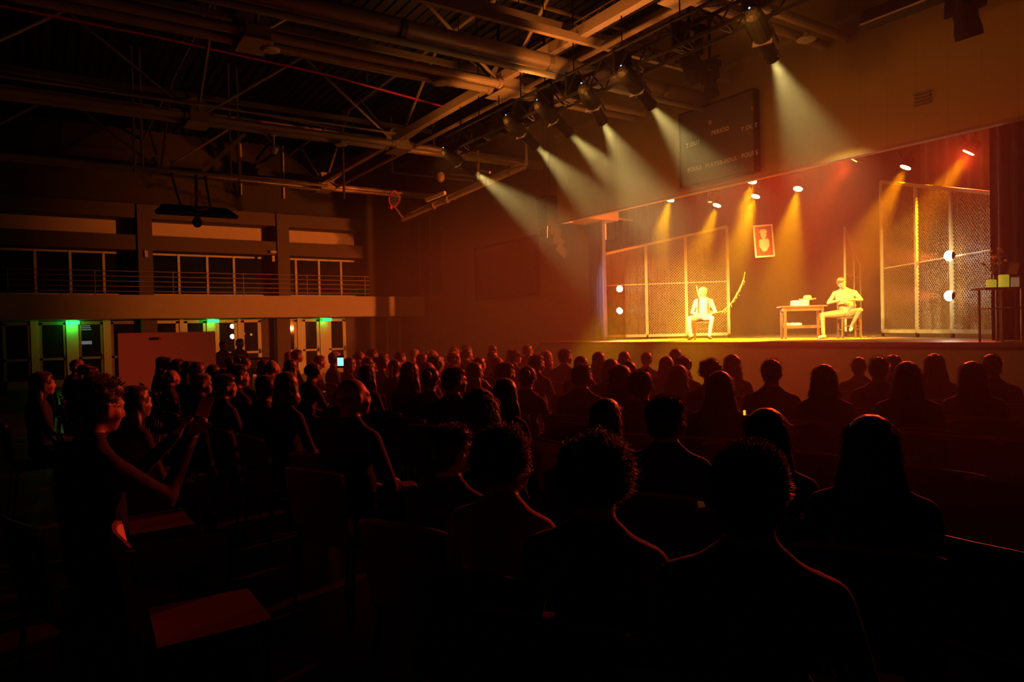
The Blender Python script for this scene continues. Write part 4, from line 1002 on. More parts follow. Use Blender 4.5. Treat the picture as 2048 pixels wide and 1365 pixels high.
# the dense far part of the rows
rnd = random.Random(5); SEEN = set(); PALE = []
def zone(px):
    for lim, nm in ((240, 'under the farthest green sign'), (435, 'in front of the banner'), (530, 'in front of the control desk'), (700, 'below the last balcony bay'), (820, 'below the hall\'s dark corner'), (960, 'between corner and screen'), (1090, 'below the display screen'), (3000, 'nearest the stage steps')):
        if px < lim: return nm
def project(v):
    d = v-CAMP; return 1024+FPX*d.dot(RT)/d.dot(FWD), 682.5-FPX*d.dot(UP)/d.dot(FWD)
for k, Y in enumerate(ROWS):
    x = -13.3-0.25*(k % 2)
    while x < -3.0:
        yy = Y+0.22+rnd.uniform(-.07, .07); xx = x+rnd.uniform(-.08, .08); x += 0.535
        px, py = project(Vector((xx, yy, 1.3)))
        if px < -40 or px > 1085: continue
        if px > 700 and k < 2: continue
        if k == 0 and xx > -5.2:
            if xx > -1.5 or math.hypot(xx+3.63, yy-0.19) < 0.52: continue
            PALE.append((xx, Y)); continue
        if any(math.hypot(xx-a, yy-c) < 0.50 for a, c in used): continue
        if rnd.random() < 0.07: continue
        used.append((xx, yy)); st = rnd.choice(('short', 'short', 'short', 'long', 'wavy', 'bob', 'bun', 'tail', 'curly', 'bald')); hc = rnd.choice(('black', 'black', 'brown', 'brown', 'grey') if st != 'bald' else ('grey',))
        body = rnd.choice(('m_rest', 'm_turn', 'm_cross', 'm_lean') if st in ('short', 'bald', 'curly') else ('f_rest', 'f_turn', 'f_chin'))
        top = rnd.choice(('black', 'navy', 'grey', 'black', 'maroon', 'brown', 'olive', 'pale')); zt = 1.28+rnd.uniform(-.05, .06)
        nm = {'short': 'short-haired', 'long': 'long-haired', 'wavy': 'wavy-haired', 'bob': 'bob-haired', 'bun': 'hair-bun wearing', 'tail': 'pony-tailed', 'curly': 'curly-haired', 'bald': 'bald'}[st]
        if k <= 1: top = 'black'  # rear rows in black: their lack of light put into the cloth
        if k == 0 and xx > -6: body, st = 'm_rest', rnd.choice(('short', 'curly', 'long')); nm = {'short': 'short-haired', 'curly': 'curly-haired', 'long': 'long-haired'}[st]; hc = 'black'
        row = ('rearmost', 'second rearmost', 'third rearmost', 'middle', 'third', 'second', 'front')[k]
        hn = {'black': 'black', 'brown': 'brown', 'grey': 'grey'}[hc]
        lab = '%s spectator, %s top, %s row, %s' % ((hn+' '+nm) if st != 'bald' else nm, top, row, zone(px))
        if lab in SEEN: top = next((q for q in ('black', 'navy', 'grey', 'maroon', 'brown', 'olive', 'pale') if lab.replace(top+' top', q+' top') not in SEEN), top); lab = '%s spectator, %s top, %s row, %s' % ((hn+' '+nm) if st != 'bald' else nm, top, row, zone(px))
        SEEN.add(lab)
        o, s_, H_ = person(xx, yy, st, hc, top, body, zt, lab, lab[:60]+' and lookalikes' if False else 'audience members seated in the hall', 0, turn=rnd.uniform(-.1, .1), skin=rnd.choice((m_skin, m_skin, m_skin2)), trous='black' if k <= 1 else rnd.choice(('jeans', 'black', 'navy')))
        hc_ = hall_chair(o.location.x, o.location.y-0.02, 'chair under the '+' '.join(lab.split()[:13]), 'hall chairs in use', rz=o.rotation_euler.z*(0.1 if k == 0 else 0.5), near=(k == 0 and xx > -6))
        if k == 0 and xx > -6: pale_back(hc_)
PALE.sort(key=lambda q: -q[0])
PN = ['pale-backed empty chair lowest at the dark foreground edge', 'pale-backed empty chair just beyond the lowest pale one', 'pale-backed empty chair beside the red-lit reader, nearer the camera', 'pale-backed empty chair just behind the red-lit reader', 'pale-backed empty chair farther along past the red-lit reader', 'pale-backed empty chair at the far end of the pale row', 'pale-backed empty chair beyond the far end of the pale row']
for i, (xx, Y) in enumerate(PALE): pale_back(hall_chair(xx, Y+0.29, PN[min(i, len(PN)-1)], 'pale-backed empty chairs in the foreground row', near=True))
# empty chairs whose backs catch the light: (back edge centre x, y in the photo, row)
EMP = [((1408, 875), 'empty chair back just past the dark red top'), ((1462, 888), 'empty chair back half behind the smooth dark hair'), ((1640, 906), 'empty chair back between the two longest-haired people'), ((1888, 938), 'widest empty chair back beside the very long hair'), ((2035, 962), 'empty chair at the frame edge in the row of the very long hair'),
       ((1632, 842), 'empty chair back below the orange-rimmed bob'), ((1740, 852), 'empty chair back right above the very long hair'), ((1812, 861), 'empty chair back above the widest lit one'), ((1925, 871), 'empty chair back farther along above the widest lit one'), ((2020, 877), 'empty chair near the frame edge, one row beyond the widest lit one'),
       ((1840, 823), 'empty chair back two rows beyond the widest lit one'), ((1915, 830), 'empty chair back under the large round brown head'), ((1995, 837), 'empty chair back farthest out, two rows beyond the widest lit one'),
       ((1950, 1083), 'empty chair back slanting low at the dark frame corner'), ((1345, 1204), 'chair back low in the foreground before the brown-topped person'), ((1155, 845), 'chair back lit by a thin line behind the tousled curls'), ((1098, 880), 'pale-backed empty chair between the two curly heads')]
for (px, py), lab in EMP:
    p = on(px, py, 2, 0.872); ec = hall_chair(p.x, p.y+0.29, lab, 'empty hall chairs', near=True)
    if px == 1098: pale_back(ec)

# ------------------------------------------------------------------ on the stage
def fence(p, q, zb, zt, posts, label, rail=None, nm='wire_fence'):
    """panels between p and q; zt gives the top height at each post; the mesh is a cut pattern in a thin sheet"""
    p, q = Vector(p), Vector(q); d = (q-p); L = d.length; u = d.normalized(); ang = math.atan2(u.y, u.x)
    t = thing(nm, label, 'fence', (p.x, p.y, SH), ang); T = lambda f: zt[0]+(zt[1]-zt[0])*f
    for f in posts: MB().box((f*L, 0, (zb+T(f))/2-SH), (0.08, 0.05, T(f)-zb)).build('post', m_fence, t)
    MB().bar((0, 0, T(0)-SH), (posts[-1]*L, 0, T(posts[-1])-SH), 0.05, 0.07).build('top_rail', m_fence, t)
    MB().bar((0, 0, zb-SH), (posts[-1]*L, 0, zb-SH), 0.05, 0.08).build('bottom_rail', m_fence, t)
    if rail: MB().bar((0, 0, rail-SH), (posts[-1]*L, 0, rail-SH), 0.03, 0.03).build('middle_rail', m_fence, t)
    for a, c in zip(posts[:-1], posts[1:]):
        MB().add([(a*L, 0.006, zb-SH), (c*L, 0.006, zb-SH), (c*L, 0.006, T(c)-SH), (a*L, 0.006, T(a)-SH), (a*L, 0.009, zb-SH), (c*L, 0.009, zb-SH), (c*L, 0.009, T(c)-SH), (a*L, 0.009, T(a)-SH)],
                 [(0, 1, 2, 3), (7, 6, 5, 4)]).build('wire_mesh', m_mesh, t)
    for f in posts:
        b = MB(); b.tube((f*L, -0.02, 0.045), (f*L, 0.02, 0.045), 0.045, n=10); b.box((f*L, 0, 0.09), (0.06, 0.05, 0.05)); b.build('caster', m_black, t)
    return t
m_mesh = bpy.data.materials.new('wire_mesh'); m_mesh.use_nodes = True
nt = m_mesh.node_tree; bs = nt.nodes['Principled BSDF']; bs.inputs['Base Color'].default_value = (0.17, 0.105, 0.03, 1); bs.inputs['Roughness'].default_value = 0.5
tc = nt.nodes.new('ShaderNodeTexCoord'); mp = nt.nodes.new('ShaderNodeMapping'); mp.inputs['Rotation'].default_value = (0, R(45), 0); nt.links.new(tc.outputs['Object'], mp.inputs['Vector'])
sx = nt.nodes.new('ShaderNodeSeparateXYZ'); nt.links.new(mp.outputs[0], sx.inputs[0]); outs = []
for ax in ('X', 'Z'):
    m1 = nt.nodes.new('ShaderNodeMath'); m1.operation = 'MULTIPLY'; m1.inputs[1].default_value = 18; nt.links.new(sx.outputs[ax], m1.inputs[0])
    m2 = nt.nodes.new('ShaderNodeMath'); m2.operation = 'FRACT'; nt.links.new(m1.outputs[0], m2.inputs[0])
    m3 = nt.nodes.new('ShaderNodeMath'); m3.operation = 'LESS_THAN'; m3.inputs[1].default_value = 0.26; nt.links.new(m2.outputs[0], m3.inputs[0]); outs.append(m3)
mm_ = nt.nodes.new('ShaderNodeMath'); mm_.operation = 'MAXIMUM'; nt.links.new(outs[0].outputs[0], mm_.inputs[0]); nt.links.new(outs[1].outputs[0], mm_.inputs[1]); nt.links.new(mm_.outputs[0], bs.inputs['Alpha'])

a_ = at(1210, 675, 21.0); c_ = at(1458, 670, 20.3)
fence((a_.x, a_.y, 0), (c_.x, c_.y, 0), 1.34, (at(1210, 509.5, 21.0).z, at(1453, 454, 20.3).z), (0, 0.35, 0.67, 1.0), 'three-panel wire mesh fence set behind the seated man in white', rail=2.85)
a_ = at(1766, 664, 17.0); c_ = at(1968, 667, 13.2)
fence((a_.x, a_.y, 0), (c_.x, c_.y, 0), 1.36, (at(1768, 365, 17.0).z, at(1970, 385, 13.2).z), (0, 0.40, 0.74, 1.12), 'tall three-panel mesh fence by the dark curtain', rail=2.86)
a_ = at(1692, 664, 18.4); c_ = at(1722, 660, 21.0)
fence((a_.x, a_.y, 0), (c_.x, c_.y, 0), 1.36, (at(1691, 457, 18.4).z, at(1722, 530, 21.0).z), (0, 0.55, 1.0), 'narrow slanting mesh fence rising behind the man by the table', rail=2.86)

def curtain(x0, x1, y, z0, z1, label, m, folds, amp=0.09, nm='stage_curtain'):
    t = MB(); n = folds*8; vs = []; rn = random.Random(len(label)); ph = [rn.uniform(.7, 1.3) for _ in range(n+1)]
    for k in range(n+1):
        u = k/n; x = x0+(x1-x0)*u
        for j, z in enumerate((z0, (z0+z1)/2, z1)):
            a = amp*(1-0.35*j/2); yy = y+a*math.sin(2*PI*u*folds+0.5*math.sin(7*u))*ph[k//8*8 if k//8*8 <= n else n]
            vs += [(x+(0.02*math.sin(9*u) if j == 0 else 0), yy, z), (x, yy+0.012, z)]
    fs = []
    for k in range(n):
        for j in range(2):
            a = 6*k+2*j; c = a+6; fs += [(a, c, c+2, a+2), (a+1, a+3, c+3, c+1)]
    t.add(vs, fs); o = t.build(nm, m, smooth=True); tag(o, label, 'curtain'); return o
curtain(xf(1172, 13.3), xf(1203, 13.3), 13.44, SH+0.01, 5.3, 'blue velvet stage curtain gathered at the screen side of the stage opening', m_bluec, 7)
curtain(-5.38, 1.5, 13.15, SH+0.01, 5.3, 'wide dark stage curtain closing the far end of the stage opening', m_darkc, 30)
m_leg_lit = mat('side_drape', (0.30, 0.24, 0.14), 0.9, scale=8)  # lamp light on a dark drape put into this lighter colour
curtain(-10.6, -4.2, 21.5, SH+0.01, 8.6, 'tall pleated drape hanging behind the tall mesh fence', m_leg_lit, 22, 0.16, 'side_drape')
curtain(-20.2, -16.8, 17.5, SH+0.01, 8.6, 'tall dark drape hanging behind the wire fence by the blue curtain', m_drape, 10, 0.12, 'side_drape')
# curtain track, pale post and box at the opening edge
p = on(1208, 433, 1, 13.9); q = on(1208, 480, 1, 13.9)
t = thing('pale_post', 'short pale upright beside the top of the blue curtain', 'post', (p.x, 13.9, q.z)); MB().box((0, 0, (p.z-q.z)/2+0.4), (0.10, 0.06, p.z-q.z+0.8)).build('upright', m_peach, t)
p2 = on(1265, 441, 1, 15.4); t = thing('curtain_track', 'thin pale track running inward from the top of the blue curtain', 'rail', (p.x, 13.9, p.z-.02)); MB().bar((0, 0, 0), p2-Vector((p.x, 13.9, p.z-.02)), 0.05, 0.05).build('track', m_peach, t)
p = on(1222, 495, 1, 16.3); t = thing('black_box_speaker', 'black box loudspeaker behind the short end of the wire fence', 'loudspeaker', (p.x, 16.3, SH)); MB().box((0, 0, p.z-SH), (0.5, 0.5, 0.45)).build('cabinet', m_blackm, t); MB().tube((0, 0, 0), (0, 0, p.z-SH-0.2), 0.03, n=8).build('pole', m_black, t)

# hanging portrait: a generic pale bust on brown paper
cs = [at(x, y, 17.5) for x, y in ((1507, 454), (1543, 449), (1548, 511), (1512, 515.5))]
c0 = sum(cs, Vector())/4; ex = ((cs[1]-cs[0])+(cs[2]-cs[3])).normalized(); ez = ((cs[0]-cs[3])+(cs[1]-cs[2])).normalized(); ey = ez.cross(ex).normalized(); ex = ey.cross(ez).normalized()
Wp = (cs[1]-cs[0]).length; Hp = (cs[0]-cs[3]).length; PM = Matrix((ex, ey, ez)).transposed().to_4x4(); PM.translation = c0
t = thing('portrait_picture', 'framed pale bust picture hanging tilted in the middle of the stage', 'picture', c0); t.matrix_world = PM
t.rotation_euler = PM.to_euler()
b = MB(); b.box((0, 0, 0), (Wp, 0.015, Hp)); b.build('picture_sheet', mat('picture_paper', (0.13, 0.075, 0.05), 0.7), t)
b = MB()
for s in (-1, 1): b.box((s*Wp/2, 0, 0), (0.035, 0.03, Hp+0.035)); b.box((0, 0, s*Hp/2), (Wp+0.035, 0.03, 0.035))
b.build('frame', m_paper, t)
b = MB(); sg = -1
b.ell((0.0, sg*0.012, 0.20*Hp), (0.075, 0.006, 0.095)); b.ell((0.0, sg*0.012, 0.30*Hp), (0.095, 0.006, 0.06)); b.ell((0, sg*0.012, 0.08*Hp), (0.035, .006, .07)); b.ell((0.0, sg*0.012, -0.12*Hp), (0.13, 0.006, 0.13)); b.ell((0.0, sg*0.012, -0.24*Hp), (0.08, 0.006, 0.08)); b.ell((-.07, sg*0.012, -0.02*Hp), (0.06, 0.006, 0.07)); b.ell((.07, sg*0.012, -0.02*Hp), (0.06, 0.006, 0.07))
b.build('pale_bust_print', m_paper, t)
b = MB(); inv = PM.inverted()
for c in (cs[0], cs[1]): b.tube(inv @ c, inv @ Vector((c.x, c.y, 5.68)), 0.003, n=4)
b.build('hanging_wires', m_black, t)

# sagging rope
rp = [(1392.5, 571, .012), (1395, 583, .03), (1399, 596, .045), (1405, 610, .03), (1416, 622, .014), (1434, 626, .014), (1445, 623, .02), (1458, 613, .03), (1468, 600, .04), (1478, 582, .045), (1484, 570, .055), (1487, 560, .03), (1490, 545, .014)]
c0 = at(1440, 600, 19.0); t = thing('sagging_rope', 'frayed rope sagging on both sides of the man in white', 'rope', c0)
pts = [at(x, y, 19.0)-c0 for x, y, r_ in rp]; MB().path(pts, [r_*0.5 for x, y, r_ in rp], 8).build('rope', m_straw, t, smooth=True)
b = MB()
for q in (pts[0], pts[-1]): b.tube(q, Vector((q.x, q.y, 5.68-c0.z)), 0.003, n=4)
b.build('hanging_wires', m_black, t)
b = MB(); rn = random.Random(3)
for i in range(40):
    k = rn.randrange(7, 12); q = pts[k].lerp(pts[k-1], rn.random()); b.path([q, q+Vector((rn.uniform(-.05, .05), rn.uniform(-.05, .05), rn.uniform(-.09, -.02)))], 0.005, 4)
b.build('frayed_ends', m_straw, t)

# table with a lower shelf
ta = R(46.4); tc_ = at(1604, 676, 16.6); tc_.z = SH
t = thing('wooden_table', 'plain wooden table with a lower shelf between the two seated men', 'table', tc_, ta)
MB().box((0, 0, 0.76), (1.02, 0.56, 0.035)).build('table_top', m_woodl, t)
b = MB()
for s in (-1, 1): b.box((0, s*0.21, 0.70), (0.84, 0.025, 0.09)); b.box((s*0.41, 0, 0.70), (0.025, 0.42, 0.09))
b.build('apron', m_woodl, t)
for sx_ in (-1, 1):
    for sy_ in (-1, 1): MB().box((sx_*0.41, sy_*0.21, 0.37), (0.055, 0.055, 0.745)).build('leg', m_woodl, t)
MB().box((0, 0, 0.27), (0.80, 0.40, 0.03)).build('lower_shelf', m_woodl, t)
b = MB()
for s in (-1, 1): b.box((0, s*0.21, 0.285), (0.80, 0.025, 0.07))
b.build('shelf_rail', m_woodl, t)
TM = Matrix.Translation(tc_) @ Matrix.Rotation(ta, 4, 'Z')
def on_table(x, y, z): return TM @ Vector((x, y, z))
loc = on_table(-0.04, 0.0, 0.7785); t = thing('paper_stack', 'thick uneven stack of white papers on the table under the hat', 'papers', loc, ta+0.15)
b = MB(); rn = random.Random(4)
for i in range(9): b.box((rn.uniform(-.015, .015), rn.uniform(-.015, .015), 0.007+i*0.0138), (0.34, 0.24, 0.012), rot=Matrix.Rotation(rn.uniform(-.12, .12), 3, 'Z'))
b.build('sheets', m_paper, t)
loc = on_table(0.14, 0.02, 0.7785+0.126); t = thing('straw_hat', 'brimmed straw hat resting on the white papers', 'hat', loc, 0.3)
b = MB(); b.lathe([(0.185, 0.012), (0.19, 0.006), (0.14, 0.0), (0.095, 0.0), (0.09, 0.06), (0.078, 0.10), (0.04, 0.115), (0.0, 0.10)], n=26)
b.v = [(x, y*0.86, z+0.03*(abs(x)/0.19)**3*(1 if (x*x+y*y) > .012 else 0)) for x, y, z in b.v]; b.build('hat_body', m_straw, t, smooth=True)
MB().lathe([(0.0965, 0.004), (0.093, 0.03), (0.091, 0.03), (0.094, 0.004)], n=26).build('hat_band', m_straw2, t)
loc = on_table(-0.20, -0.02, 0.286); t = thing('cloth_bundle', 'rolled white cloth bundle on the table\'s lower shelf', 'cloth', loc, ta)
b = MB(); n = 14
b.path([(-0.2+0.4*k/10, 0.01*math.sin(k), 0.05) for k in range(11)], [0.03]+[0.048+0.005*math.sin(k*2.1) for k in range(9)]+[0.03], 12); b.path([(-0.17+0.3*k/8, 0.09, 0.045) for k in range(9)], 0.042, 10)
b.build('cloth_roll', m_cloth, t, smooth=True); b = MB(); b.path([(-0.08+0.0515*math.cos(a)*0, 0.052*math.cos(a), 0.05+0.052*math.sin(a)) for a in [2*PI*i/16 for i in range(16)]], 0.006, 5, closed=True); b.build('string', m_straw2, t)

def chair(loc, rz, label, m=m_wood, seat_h=0.47, w=0.42, back=0.50):
    t = thing('wooden_chair', label, 'chair', loc, rz)
    MB().box((0, 0, seat_h-0.018), (w, 0.42, 0.036)).build('seat', m, t)
    for s in (-1, 1):
        MB().bar((s*(w/2-0.03), 0.18, seat_h-0.036), (s*(w/2-0.02), 0.19, 0), 0.04).build('leg', m, t)
        MB().bar((s*(w/2-0.025), -0.19, seat_h), (s*(w/2-0.025), -0.22, 0), 0.04).build('leg', m, t)
        if back: MB().bar((s*(w/2-0.025), -0.19, seat_h), (s*(w/2-0.03), -0.27, seat_h+back), 0.035).build('back_post', m, t)
        MB().bar((s*(w/2-0.02), 0.18, 0.2), (s*(w/2-0.02), -0.2, 0.2), 0.022).build('stretcher', m, t)
    MB().bar((-(w/2-0.02), 0.185, 0.28), ((w/2-0.02), 0.185, 0.28), 0.022).build('stretcher', m, t)
    if back:
        MB().box((0, -0.268, seat_h+back-0.04), (w, 0.022, 0.09)).build('top_rail', m, t)
        MB().box((0, -0.235, seat_h+back*0.45), (w-0.06, 0.02, 0.05)).build('back_slat', m, t)
    return t
def actor(base, face_dir, J, label, mats, hair_style, hc, scale=1.0, **k):
    fd = Vector((face_dir.x, face_dir.y, 0)).normalized(); rz = math.atan2(fd.y, fd.x)-PI/2
    me, H = figure(J, voxel=0.0075, smooth_it=3, mats=mats, **k)
    o = bpy.data.objects.new('person', me); COL.objects.link(o); o.location = base; o.rotation_euler = (0, 0, rz); tag(o, label, 'person')
    h = bpy.data.objects.new('hair', hair(hair_style, H, 1500, 0.006, 3)); COL.objects.link(h); h.parent = o; h.data.materials.append(hc)
    b = MB()
    for s in (-1, 1): b.ell(H @ Vector((s*0.030, 0.080, 0.002)), (0.010, 0.007, 0.006), 8, 6)
    b.build('eyes', eye_m, o)
    return o, H, rz
tocam = lambda p: Vector((-p.x, -p.y, 0)).normalized()
# man in white
bp = at(1400, 680, 18.3); bp.z = SH; fd = tocam(bp)
J = dict(pelvis=(-.06, -.02, .57), waist=(-.08, -.01, .72), chest=(-.10, 0, .90), neck=(-.10, 0, 1.055), head=(-.09, .03, 1.215), shL=(-.285, -.01, .995), shR=(.085, -.01, .995),
         elL=(-.40, .04, .70), elR=(.185, .04, .70), wrL=(-.27, .26, .66), wrR=(.07, .26, .66), hipL=(-.15, .03, .56), hipR=(.03, .03, .56), kneeL=(-.30, .42, .545), kneeR=(.27, .42, .55), ankL=(-.23, .46, .10), ankR=(.22, .44, .10))
MW = [mat('skin_pale', (0.50, 0.38, 0.28), 0.5), mat('white_shirt', (0.62, 0.62, 0.60), 0.8, bump=0.2, scale=14, noise_amt=0.03), mat('white_trousers', (0.58, 0.58, 0.55), 0.8, bump=0.2, scale=14, noise_amt=0.03), m_shoe]
o, H, rz = actor(bp, fd, J, 'seated white-haired man in white shirt, white trousers, braces and black shoes', MW, 'fluffy', hm['white'], fat=1.18, handdir={'L': (.35, .5, -.25), 'R': (-.35, .5, -.25)}, headrot=Quaternion((1, 0, 0), R(-8)), footdir={'L': (-.25, 1, 0), 'R': (.45, 1, 0)})
b = MB()
for xs, x2 in ((-.20, -.215), (.02, .03)):
    b.path([(xs, -.02, 1.085), (xs-.002, .06, 1.06), (xs*0.8+x2*0.2, .125, 1.0), (x2, .155, .90), (x2, .160, .80), (x2, .15, .70)], 0.014, 6)
b.v = [(x, y, z) for x, y, z in b.v]; b.build('braces', m_straw2, o)
ch = chair(bp+Matrix.Rotation(rz, 3, 'Z') @ Vector((-.06, .02, 0)), rz, 'wooden chair under the white-haired man in white', back=0.42)
# man by the table
bp = at(1690, 677, 16.1); bp.z = SH; fd = tocam(bp)
J = dict(pelvis=(-.07, -.03, .585), waist=(-.05, .0, .74), chest=(-.01, .0, .93), neck=(-.01, .02, 1.09), head=(.06, .09, 1.245), shL=(-.215, .0, 1.03), shR=(.195, .0, 1.03),
         elL=(-.34, .10, .86), elR=(.33, .12, .82), wrL=(-.10, .30, .865), wrR=(.10, .31, .855), hipL=(-.17, .03, .56), hipR=(.05, .03, .56), kneeL=(-.31, .38, .62), kneeR=(.46, .22, .545), ankL=(-.13, .36, .27), ankR=(.44, .30, .10))
MT = [mat('skin_tan', (0.36, 0.25, 0.15), 0.5), mat('tan_shirt', (0.34, 0.30, 0.17), 0.8, bump=0.25, scale=12, noise_amt=0.06), mat('khaki_trousers', (0.24, 0.20, 0.09), 0.8, bump=0.25, scale=12, noise_amt=0.06), mat('pale_shoe', (0.6, 0.56, 0.45), 0.6)]
hr = Quaternion((0, 1, 0), R(14)) @ Quaternion((1, 0, 0), R(-24))
o, H, rz = actor(bp, fd, J, 'seated dark-haired man in tan shirt looking down at his hands beside the table', MT, 'short', hm['brown'], fat=1.22, handdir={'L': (1, .15, 0), 'R': (-1, .15, .0)}, headrot=hr, footdir={'L': (.1, 1, -.15), 'R': (.5, .8, 0)})
b = MB(); b.path([(.05, .155, 1.06), (.04, .175, .98), (.0, .19, .86), (-.02, .19, .76)], 0.008, 5); b.build('shirt_placket', MT[2], o)
chair(bp+Matrix.Rotation(rz, 3, 'Z') @ Vector((-.09, .0, 0)), rz+0.25, 'wooden chair under the man in the tan shirt', m_woodl, seat_h=0.48)

# tall stand with vase, candles and framed photo
bp = at(1997, 679, 11.25); bp.z = SH
t = thing('tall_stand', 'tall thin-legged side stand before the dark curtain at the stage end', 'stand', bp, R(56)); 
def SL(px, d=0.0): return (px-1994)/1412*11.25
for px_, dy in ((1968, .14), (1990, -.14), (2003, .14), (2028, -.14)): MB().box((SL(px_), dy, 0.415), (0.028, 0.028, 0.83)).build('leg', m_wood, t)
MB().box((SL(1993), 0, 0.845), (0.62, 0.36, 0.03)).build('stand_top', m_wood, t)
MB().box((SL(1980), 0, 0.53), (0.30, 0.32, 0.018)).build('shelf', m_wood, t); MB().box((SL(2015), 0, 0.54), (0.20, 0.32, 0.018)).build('shelf', m_wood, t)
SMx = Matrix.Translation(bp) @ Matrix.Rotation(R(56), 4, 'Z')
def ST(px, y, z): return SMx @ Vector((SL(px), y, z))
for px_, r_, h_, lb in ((1977, .068, .125, 'short glowing yellow candle on the tall stand'), (2001.5, .072, .20, 'tall glowing yellow candle beside the flower vase')):
    t2 = thing('candle', lb, 'candle', ST(px_, -0.05, 0.86), 0, group='candles on the tall stand')
    MB().lathe([(0, 0), (r_, 0), (r_, h_-0.01), (r_*0.9, h_), (r_*0.5, h_-0.012), (0, h_-0.014)], n=18).build('wax_body', m_wax, t2, smooth=False)
    MB().tube((0, 0, h_-0.02), (0, 0, h_+0.012), 0.003, n=5).build('wick', m_black, t2)
t2 = thing('flower_vase', 'slim glass vase of drooping flowers on the tall stand', 'vase', ST(1988, 0.06, 0.86))
MB().lathe([(0.0, 0.0), (0.04, 0.0), (0.03, 0.02), (0.018, 0.09), (0.028, 0.17), (0.022, 0.24), (0.030, 0.27), (0.026, 0.27), (0.018, 0.24)], n=16).build('vase_body', m_chrome, t2, smooth=True)
rn = random.Random(9); stb = MB(); lf = MB(); pt = MB()
for i in range(17):
    a = rn.uniform(0, 2*PI); rr = rn.uniform(.08, .24); hh = rn.uniform(.36, .62); p3 = Vector((rr*math.cos(a), rr*math.sin(a), hh)); 
    stb.path([(0, 0, .2), (p3.x*0.25, p3.y*0.25, hh*0.75), p3], 0.004, 4)
    if i % 2:
        for k in range(5): b_ = rn.uniform(0, 2*PI); pt.ell(p3+Vector((.022*math.cos(b_), .022*math.sin(b_), rn.uniform(-.01, .015))), (.022, .022, .014), 7, 5)
    dv = Vector((math.cos(a+.6), math.sin(a+.6), .2)); m_ = p3*0.7+Vector((0, 0, .12)); sd = Vector((-dv.y, dv.x, 0))*0.018
    lf.add([m_, m_+dv*.07+sd, m_+dv*.15, m_+dv*.07-sd, m_+dv*.07+Vector((0, 0, .008))], [(0, 1, 4), (1, 2, 4), (2, 3, 4), (3, 0, 4), (0, 3, 2, 1)])
stb.build('stems', m_leaf, t2); tag(lf.build('leaves', m_leaf, t2), kind='stuff'); tag(pt.build('blossoms', m_petal, t2), kind='stuff')
t2 = thing('small_stool_box', 'small open riser on the tall stand carrying the framed photo', 'riser', ST(2020, 0.02, 0.86), R(56))
b = MB(); b.box((0, 0, .175), (.20, .2, .02)); b.build('riser_top', m_wood, t2)
for s in (-1, 1): MB().box((s*.09, 0, .0825), (.02, .2, .165)).build('riser_side', m_wood, t2)
t2 = thing('photo_frame', 'small tilted photo frame on top of the riser at the stand\'s end', 'photo frame', ST(2022, 0.0, 0.86+.188), 0, rot=(R(-14), R(14), R(30)))
MB().box((0, 0, .12), (.15, .015, .22)).build('frame', m_wood, t2); MB().box((0, -.009, .12), (.115, .004, .18)).build('photo', m_petal, t2)
# small objects on the stage boards
for (x, y, lb) in ((1738, 675, 'flat white dish on the stage boards past the seated man'), ):
    p = at(x, y, 16.5); t2 = thing('white_dish', lb, 'dish', (p.x, p.y, SH)); MB().lathe([(0.0, 0.002), (0.10, 0.002), (0.14, 0.02), (0.145, 0.02), (0.1, 0.0)], n=20).build('plate', m_paper, t2)
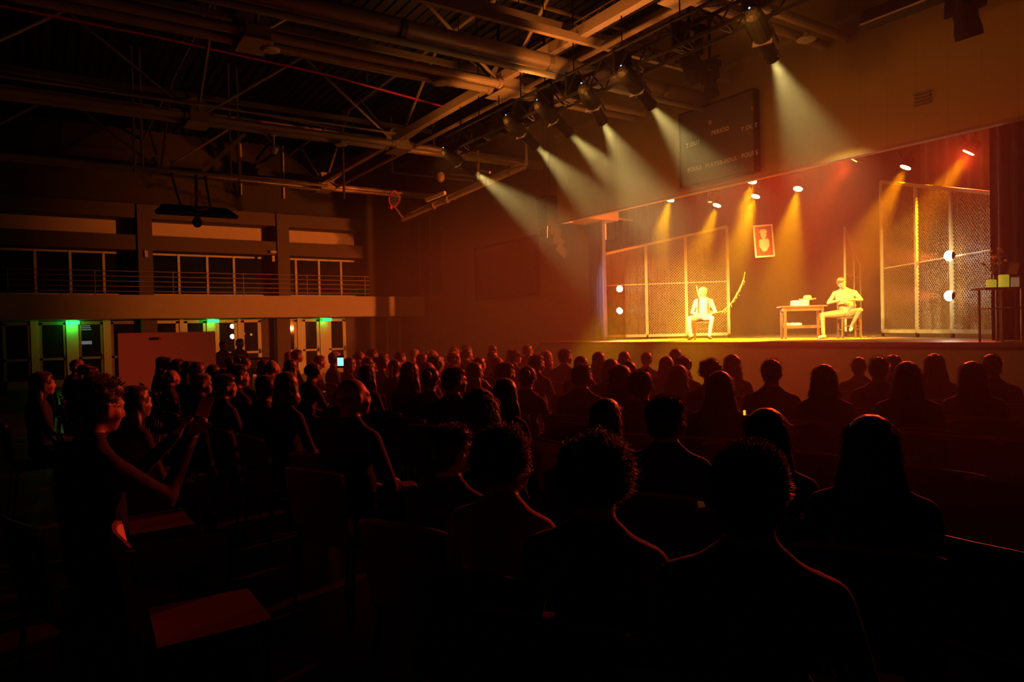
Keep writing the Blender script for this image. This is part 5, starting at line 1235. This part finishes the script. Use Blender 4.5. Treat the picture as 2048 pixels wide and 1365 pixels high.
# ---- small held things in the crowd
rd, s_, H_ = P_[(195, 752)]
def held(o, s, v): return o.location + Matrix.Rotation(o.rotation_euler.z, 3, 'Z') @ (Vector(v)*s)
t = thing('paper_booklet', 'small pinkish booklet held up before the red-lit reader', 'booklet', held(rd, s_, (0, .46, 1.14)), rd.rotation_euler.z)
MB().box((0, 0, 0), (0.12, 0.006, 0.10), rot=Matrix.Rotation(R(-20), 3, 'X')).build('pages', mat('pink_paper', (0.85, 0.55, 0.5), 0.7), t)
p = at(681, 724, 8.6)
t = thing('phone', 'phone with a pale cyan glowing screen among the far heads', 'phone', p, R(60))
MB().box((0, 0, 0), (0.085, 0.008, 0.15)).build('phone_body', m_black, t); MB().box((0, -0.005, 0.0), (0.075, 0.002, 0.10)).build('lit_screen', emission('phone_screen', (.35, .9, .95), 1.1), t)
p = at(1489, 826, 4.4)
t = thing('small_lamp', 'tiny orange glowing light on a chair back next to the straight glowing hair', 'lamp', p)
MB().box((0, 0, 0), (0.010, 0.010, 0.030)).build('glowing_tip', emission('orange_tip', (1, .25, .02), 2.5), t); MB().tube((0, 0, -0.015), (0, 0, -0.19), 0.004, n=6).build('stem', m_black, t)
# operators at the control desk behind the crowd
t = thing('control_desk', 'low control desk with a lit edge before the glass doors', 'desk', on(470, 705, 0, -20.0) * 1)
t.location = (-19.2, on(480, 705, 0, -19.2).y, 0)
MB().box((0, 0, 1.0), (0.5, 1.6, 0.05)).build('desk_top', m_black, t)
for sx_ in (-1, 1):
    for sy_ in (-1, 1): MB().box((sx_*.2, sy_*.72, .49), (.05, .05, .98)).build('leg', m_black, t)
b = MB(); b.box((0, -.3, 1.06), (.4, .5, .08)); b.build('mixer', m_blackm, t)
for px, py, lb in ((447, 681, 'control desk operator closer to the banner'), (480, 677, 'taller control desk operator before the bright reflection globes')):
    p = on(px, py, 0, -20.9 if px == 450 else -20.15)
    o, q1, q2 = person(p.x, p.y, 'short', 'black', 'black', 'm_rest', p.z, 'dark '+lb+', seated', 'operators at the control desk', 0, face=(-8, 8, 0), trous='black')
    t = thing('operator_stool', 'high stool under the '+lb, 'stool', (o.location.x, o.location.y, 0)); MB().tube((0, 0, 0.42*q1), (0, 0, 0.47*q1), 0.18, n=14).build('seat', m_black, t)
    for i in range(4): a = PI/4+i*PI/2; MB().tube((.1*math.cos(a), .1*math.sin(a), 0.42*q1), (.2*math.cos(a), .2*math.sin(a), 0), 0.012, n=6).build('leg', m_black, t)
